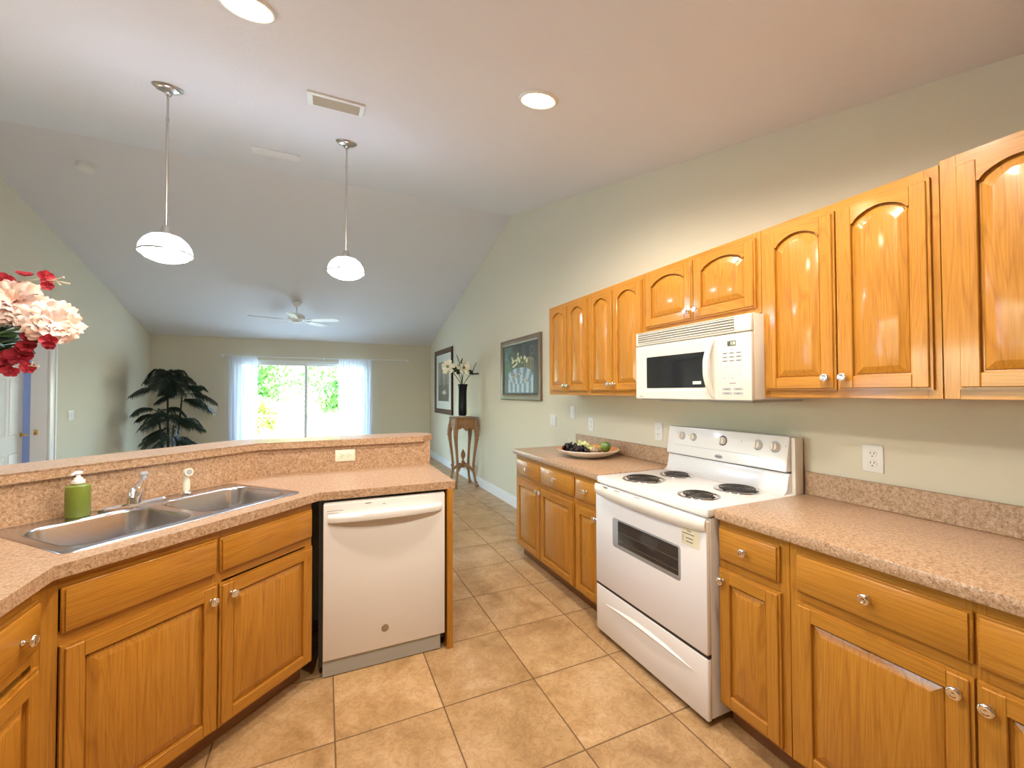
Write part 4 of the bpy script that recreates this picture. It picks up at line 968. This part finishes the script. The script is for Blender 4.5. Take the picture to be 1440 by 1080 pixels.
leafstem('dark leafy stem between the two largest magnolias', V3(-.085, 1.76), [((-.5, -.2, .5), .12, .08), ((.2, -.3, .6), .12, .08), ((-.1, -.6, -.2), .11, .08)])
leafstem('tall dark bud stem rising above the magnolias', V3(-.04, 1.83), [((-.25, 0, 1), .15, .035), ((.15, -.3, .8), .10, .03)])
leafstem('dark leaf stem at the wall side of the vase', V3(.135, 1.69), [((.5, -.3, .1), .12, .10), ((.35, 0, 1), .19, .035), ((-.2, -.4, .4), .10, .08)])

# ------------------------------------------------------------------ artificial palm
PX, PY = -2.24, 8.35
t = thing('potted_palm', 'tall dark artificial palm in the far left corner', 'palm', (PX, PY, 0))
bm = B(); lathe(bm, [(.13, 0), (.15, .01), (.18, .28), (.19, .30), (.175, .30), (.165, .27), (.001, .26)], 28); obj('pot', bm, BLKCER, t, ang=50)
rnd = random.Random(5); canes = []
for k, (dx, dy, h) in enumerate(((-.02, 0, 1.62), (.06, .03, 1.35), (-.06, -.04, 1.1), (.03, -.05, .9))):
    bm = B(); pts = [Vector((dx*(1+1.2*u), dy*(1+u), .25+(h-.25)*u)) for u in [i/8 for i in range(9)]]
    tube(bm, pts, [.020-.010*i/8 for i in range(9)], 8); obj('trunk', bm, PALMT, t, ang=60); canes.append(pts)
def frond(base, az, elev, Lf, droop, dens=27, ll=.24):
    bm = B(); d = Vector((math.cos(az)*math.cos(elev), math.sin(az)*math.cos(elev), math.sin(elev))); side = Vector((-math.sin(az), math.cos(az), 0))
    def at(u): return base + d*Lf*u + Vector((0, 0, -droop*Lf*u*u))
    tube(bm, [at(i/10) for i in range(11)], [.006-.004*i/10 for i in range(11)], 5)
    for i in range(dens):
        u = .18+.82*i/(dens-1); p = at(u); tg = (at(min(1.001, u+.02))-at(u-.02)).normalized(); l = ll*math.sin(PI*(.16+.76*u))**.7*rnd.uniform(.85, 1.1)
        for s in (-1, 1):
            q = (side*s*.85+tg*.75+Vector((0, 0, -.05+rnd.uniform(-.08, .08)))).normalized(); w_ = .0115
            a = p; b = p+q*l*.45+tg*w_; b2 = p+q*l*.45-tg*w_; c = p+q*l*.9+Vector((0, 0, -l*.55))
            bm.faces.new([bm.verts.new(x) for x in (a, b, c, b2)])
    obj('frond', bm, PALM, t, smooth=False, recalc=False)
specs = []
for z, azs, el, lf, dr_ in ((1.62, (175, 205, 240, 275, 310, 345, 20, 60, 120), 66, .60, .95), (1.60, (190, 225, 262, 300, 335, 355), 42, .66, .75), (1.48, (180, 215, 250, 290, 330, 5), 30, .64, .62),
                            (1.34, (185, 330, 260, 30, 350), 25, .62, .55), (1.05, (180, 205, 240, 300, 340, 20), 42, .68, .75), (.92, (190, 230, 270, 320, 350), 25, .64, .6), (.76, (185, 215, 260, 310, 345), 15, .62, .55)):
    for q in azs: specs.append((z+rnd.uniform(-.09, .05), q+rnd.uniform(-14, 14), el+rnd.uniform(-16, 14), (.80 if math.cos(rad(q)) > .3 else .95)*lf*rnd.uniform(.85, 1.12), dr_*rnd.uniform(.8, 1.25)))
for z, az, el, lf, dr_ in specs:
    c = min(canes, key=lambda c: abs(c[-1].z-z)+(0 if c[-1].z >= z-.1 else 1)); u = max(0, min(1, (z-.25)/(c[-1].z-.25))); b = c[0].lerp(c[-1], u)
    az2 = rad(az); ex = PX+lf*math.cos(az2); ey = PY+lf*math.sin(az2)
    k = 1.0
    if ex < LX+.20: k = min(k, (PX-LX-.16)/abs(lf*math.cos(az2)))
    if ey > FY-.15: k = min(k, (FY-.17-PY)/(lf*math.sin(az2)))
    frond(Vector((b.x, b.y, z)), az2, rad(el), lf*k, dr_, ll=.22*min(1, k+.1))

# ------------------------------------------------------------------ plate of fruit
t = thing('serving_plate', 'shallow cream serving plate with terracotta inside on the far counter', 'plate', (1.852, 2.700, .9145))
bm = B(); lathe(bm, [(.12, 0), (.125, .003), (.170, .018), (.222, .042), (.236, .056), (.233, .060)], 56, 0, None, True, False)
lathe(bm, [(.233, .060), (.214, .047), (.165, .026), (.12, .014), (.001, .012)], 56, 1, None, False, True); obj('dish', bm, [PLATE, TERRA], t, ang=60)
def on(x, y, z): return (1.852+x, 2.700+y, .9145+z)
_u = Vector((.574, -.819, 0)); _v = Vector((.819, .574, 0))     # along the view-wide axis of the plate / away from the camera
def onp(a, b, z): q = _u*a+_v*b; return on(q.x, q.y, z)
def grapes(label, a0, a1, b0, n, top, seed):
    rnd = random.Random(seed); t = thing('grape_bunch', label, 'grapes', onp((a0+a1)/2, b0, .02), 0, 'black grape bunches on the plate')
    o = Vector(onp((a0+a1)/2, b0, .02)); bm = B()
    for _ in range(n):
        u = rnd.random(); a = a0+(a1-a0)*u; q = 1-abs(2*u-1)**2; p = Vector(onp(a, b0+rnd.uniform(-.045, .045)*q**.5, .032+rnd.random()*top*(.35+.65*q)))-o; sphere(bm, p, rnd.uniform(.010, .0125), 0, 8, 6)
    obj('grape_cluster', bm, GRAPE, t, ang=180)
    bm = B(); tube(bm, [Vector(onp((a0+a1)/2, b0, .05+top*.5))-o, Vector(onp((a0+a1)/2-.01, b0, .05+top))-o, Vector(onp((a0+a1)/2-.02, b0+.01, .065+top))-o], .002, 6); obj('grape_stem', bm, TWIG, t)
grapes('black grapes piled at the wall-side end of the plate', -.195, -.07, -.02, 75, .065, 1)
grapes('black grapes spilling along the front middle of the plate', -.10, .045, -.085, 95, .050, 2)
def bloomball(name, label, cat, p, r, m, n, seed, stemm=None, sc=1.0):
    rnd = random.Random(seed); t = thing(name, label, cat, p); bm = B()
    for _ in range(n):
        d = Vector((rnd.gauss(0, 1), rnd.gauss(0, 1), abs(rnd.gauss(0, 1))+.05)).normalized(); petal_mesh(bm, aim(d*r*.45, d, rnd.random()*6) @ Matrix.Rotation(rad(rnd.uniform(20, 75)), 4, 'X'), r*.62*sc, r*.50*sc, -.15, 0, 2, 3)
    sphere(bm, (0, 0, r*.2), r*.55, 0, 10, 8); return t, bm
t, bm = bloomball('green_blossom', 'pale green leafy blossom behind the black grapes', 'blossom', onp(-.060, .04, .045), .075, LIME, 60, 3); obj('petal_cluster', bm, LIME, t, ang=180, recalc=False)
t, bm = bloomball('green_blossom', 'small pale green blossom behind the middle of the plate', 'blossom', onp(.012, .03, .035), .050, LIME, 40, 4); obj('petal_cluster', bm, LIME, t, ang=180, recalc=False)
t, bm = bloomball('artichoke', 'pinkish brown artichoke between grapes and green pepper', 'artichoke', onp(.085, -.060, .038), .058, GARLIC, 80, 5, sc=.7); obj('leaf_scales', bm, GARLIC, t, ang=180, recalc=False)
t = thing('green_pepper', 'round green pepper at the orange end of the plate', 'pepper', onp(.130, .02, .036)); t.scale = (.92, .92, .92)
bm = B(); R = []
for j in range(13):
    v = j/12; th = PI*v; R.append([((.046*math.sin(th)*(1+.10*math.cos(4*2*PI*i/28)*math.sin(th)))*math.cos(2*PI*i/28), (.046*math.sin(th)*(1+.10*math.cos(4*2*PI*i/28)*math.sin(th)))*math.sin(2*PI*i/28), .046-.048*math.cos(th)-.012*math.exp(-((1-v)/.12)**2)) for i in range(28)])
loft(bm, R[1:-1]); obj('pepper_body', bm, PEPR, t, ang=180); bm = B(); tube(bm, [(0, 0, .074), (.002, 0, .084), (.006, 0, .088)], [.006, .005, .006], 8); obj('pepper_stem', bm, LEAFG, t)
bm = B(); petal_mesh(bm, Matrix.Translation(onp(.105, -.055, .075)) @ Matrix.Rotation(rad(-120), 4, 'X'), .05, .04, .1)
bm2 = bm; M = None
tag(obj('loose_leaf', bm2, PEPR, ang=180, recalc=False), 'dark green leaf hanging in front of the green pepper', 'leaf')

# ------------------------------------------------------------------ flower arrangement at left edge, on the bar
FX, FY_ = -1.475, 2.02
t = thing('flower_vase', 'dark ceramic vase on the bar at the left, holding the peonies', 'vase', (FX, FY_, 1.1125))
bm = B(); lathe(bm, [(.05, 0), (.062, .004), (.085, .08), (.080, .15), (.050, .21), (.042, .25), (.052, .275), (.046, .275), (.038, .25)], 32, 0, None, True, False); obj('body', bm, BLKCER, t, ang=60)
FT = Vector((FX, FY_, 1.1125+.26)); GF = 'silk flowers in the vase on the bar'
CAMO = Vector((0, 0, EYE))
def px(x, y, dep): return CAMO + (_F + (x-720)/FPX*_R2 - (y-540)/FPX*_U2)*dep
def peony(label, p, d, r, seed):
    rnd = random.Random(seed); t = thing('peony_stem', label, 'flower', (0, 0, 0), 0, GF); p = Vector(p); d = Vector(d).normalized()
    stem(t, p-d*.02, (0, 0, .05), .005, LEAFD, FT); M = aim(p, d); bm = B()
    for ring, (n, tilt, s) in enumerate(((15, 96, 1), (16, 84, 1), (15, 72, .96), (14, 60, .9), (13, 48, .84), (11, 36, .76), (9, 24, .66), (7, 12, .55))):
        for k in range(n):
            petal_mesh(bm, M @ Matrix.Rotation(2*PI*(k+rnd.uniform(-.25, .25))/n+ring*.4, 4, 'Z') @ Matrix.Rotation(rad(90-tilt+rnd.uniform(-8, 8)), 4, 'X'), r*s*rnd.uniform(.86, 1.10), r*.50*s, -.34, 0, 6, 4, .08, rnd, True)
    obj('bloom', bm, PEONY, t, ang=180, recalc=False)
    bm = B()
    for k in range(4): petal_mesh(bm, M @ Matrix.Rotation(1.57*k+.4, 4, 'Z') @ Matrix.Rotation(rad(-20), 4, 'X'), r*.75, r*.3, -.2)
    obj('leaf', bm, LEAFG, t, ang=180, recalc=False)
peony('cream pink peony farther from the frame edge, hanging lowest right', px(76, 452, 1.66), (.55, -.55, .05), .088, 1)
peony('large blush peony cut by the left edge, above the other', px(20, 424, 1.70), (.15, -.85, .35), .105, 2)
def orchid(label, pts, blooms, twig=None, base_m=LEAFD):
    t = thing('orchid_spray', label, 'flower', (0, 0, 0), 0, GF); bm = B(); P_ = [FT]+[Vector(p) for p in pts]
    tube(bm, P_, .0028, 6); obj('stem', bm, base_m if twig is None else TWIG, t)
    for p, d, s in blooms:
        bm = B(); M = aim(p, d)
        for k, (an, l, w_) in enumerate(((0, 1, .95), (72, 1.0, 1.25), (144, .9, .9), (216, .9, .9), (288, 1.0, 1.25))):
            petal_mesh(bm, M @ Matrix.Rotation(rad(an), 4, 'Z') @ Matrix.Rotation(rad(12), 4, 'X'), s*l, s*w_*.8, .12, 0, 4, 4, 0, rnd, True)
        sphere(bm, M @ Vector((0, 0, s*.12)), s*.18, 0, 8, 6); obj('bloom', bm, RED, t, ang=180, recalc=False)
    if twig:
        bm = B()
        for tw in twig: tube(bm, [Vector(q) for q in tw], [.0022]*(len(tw)-1)+[.0036], 6)
        obj('twig', bm, TWIG, t)
fc = (.35, -.9, .1)
orchid('crimson orchid spray arching over the peonies with a bare twig tip', [px(-20, 440, 1.75), px(20, 396, 1.72), px(62, 392, 1.70)],
       [(px(34, 388, 1.70), (.2, -.4, .9), .030), (px(62, 391, 1.69), (.8, -.5, .1), .034), (px(66, 402, 1.69), (.5, -.8, -.3), .022), (px(22, 402, 1.72), (-.1, -.5, .8), .026), (px(5, 396, 1.73), fc, .038)],
       [[px(66, 394, 1.69), px(80, 395, 1.69), px(98, 399, 1.69)], [px(74, 394, 1.69), px(90, 390, 1.69)], [px(80, 396, 1.69), px(86, 401, 1.69)]])
orchid('crimson orchid spray just under the lower right peony', [px(-25, 490, 1.70), px(25, 482, 1.66), px(66, 478, 1.63)],
       [(px(44, 475, 1.64), fc, .032), (px(69, 480, 1.62), (.2, -1, 0), .030), (px(38, 487, 1.65), fc, .030), (px(70, 485, 1.62), (.1, -1, -.5), .022)])
orchid('crimson orchid cluster low at the left edge with a pale twig', [px(-25, 515, 1.72), px(10, 512, 1.68), px(38, 517, 1.66)],
       [(px(27, 502, 1.66), fc, .044), (px(12, 505, 1.67), (.1, -1, .2), .040), (px(39, 518, 1.65), (.4, -.9, 0), .026), (px(15, 521, 1.66), (.2, -.8, -.4), .030), (px(3, 512, 1.68), fc, .036), (px(35, 490, 1.66), (.3, -.9, .2), .030)],
       [[px(36, 514, 1.65), px(48, 515, 1.65), px(55, 515, 1.65)], [px(20, 515, 1.66), px(34, 514, 1.66)], [px(44, 515, 1.65), px(46, 509, 1.65)]])
def foliage(label, items):
    t = thing('leaf_spray', label, 'leaves', (0, 0, 0), 0, GF)
    for p, d, l, w_ in items:
        stem(t, p, (0, 0, .02), .0025, LEAFD, FT); bm = B(); petal_mesh(bm, aim(p, d) @ Matrix.Rotation(PI/2, 4, 'X'), l, w_, .12); petal_mesh(bm, aim(p, d, .9) @ Matrix.Rotation(PI/2, 4, 'X'), l*.8, w_, -.1); obj('leaf', bm, LEAFD, t, ang=180, recalc=False)
foliage('dark green leaf spray filling below the peonies at the left edge', [(px(-10, 470, 1.72), (.6, -.4, .1), .14, .10), (px(-6, 488, 1.72), (.9, -.3, .1), .13, .11), (px(-12, 505, 1.72), (.7, -.5, .3), .12, .10), (px(0, 447, 1.70), (.9, -.3, -.2), .14, .045), (px(-5, 455, 1.72), (.8, -.5, .4), .12, .09), (px(52, 470, 1.66), (.5, -.3, .3), .07, .04)])
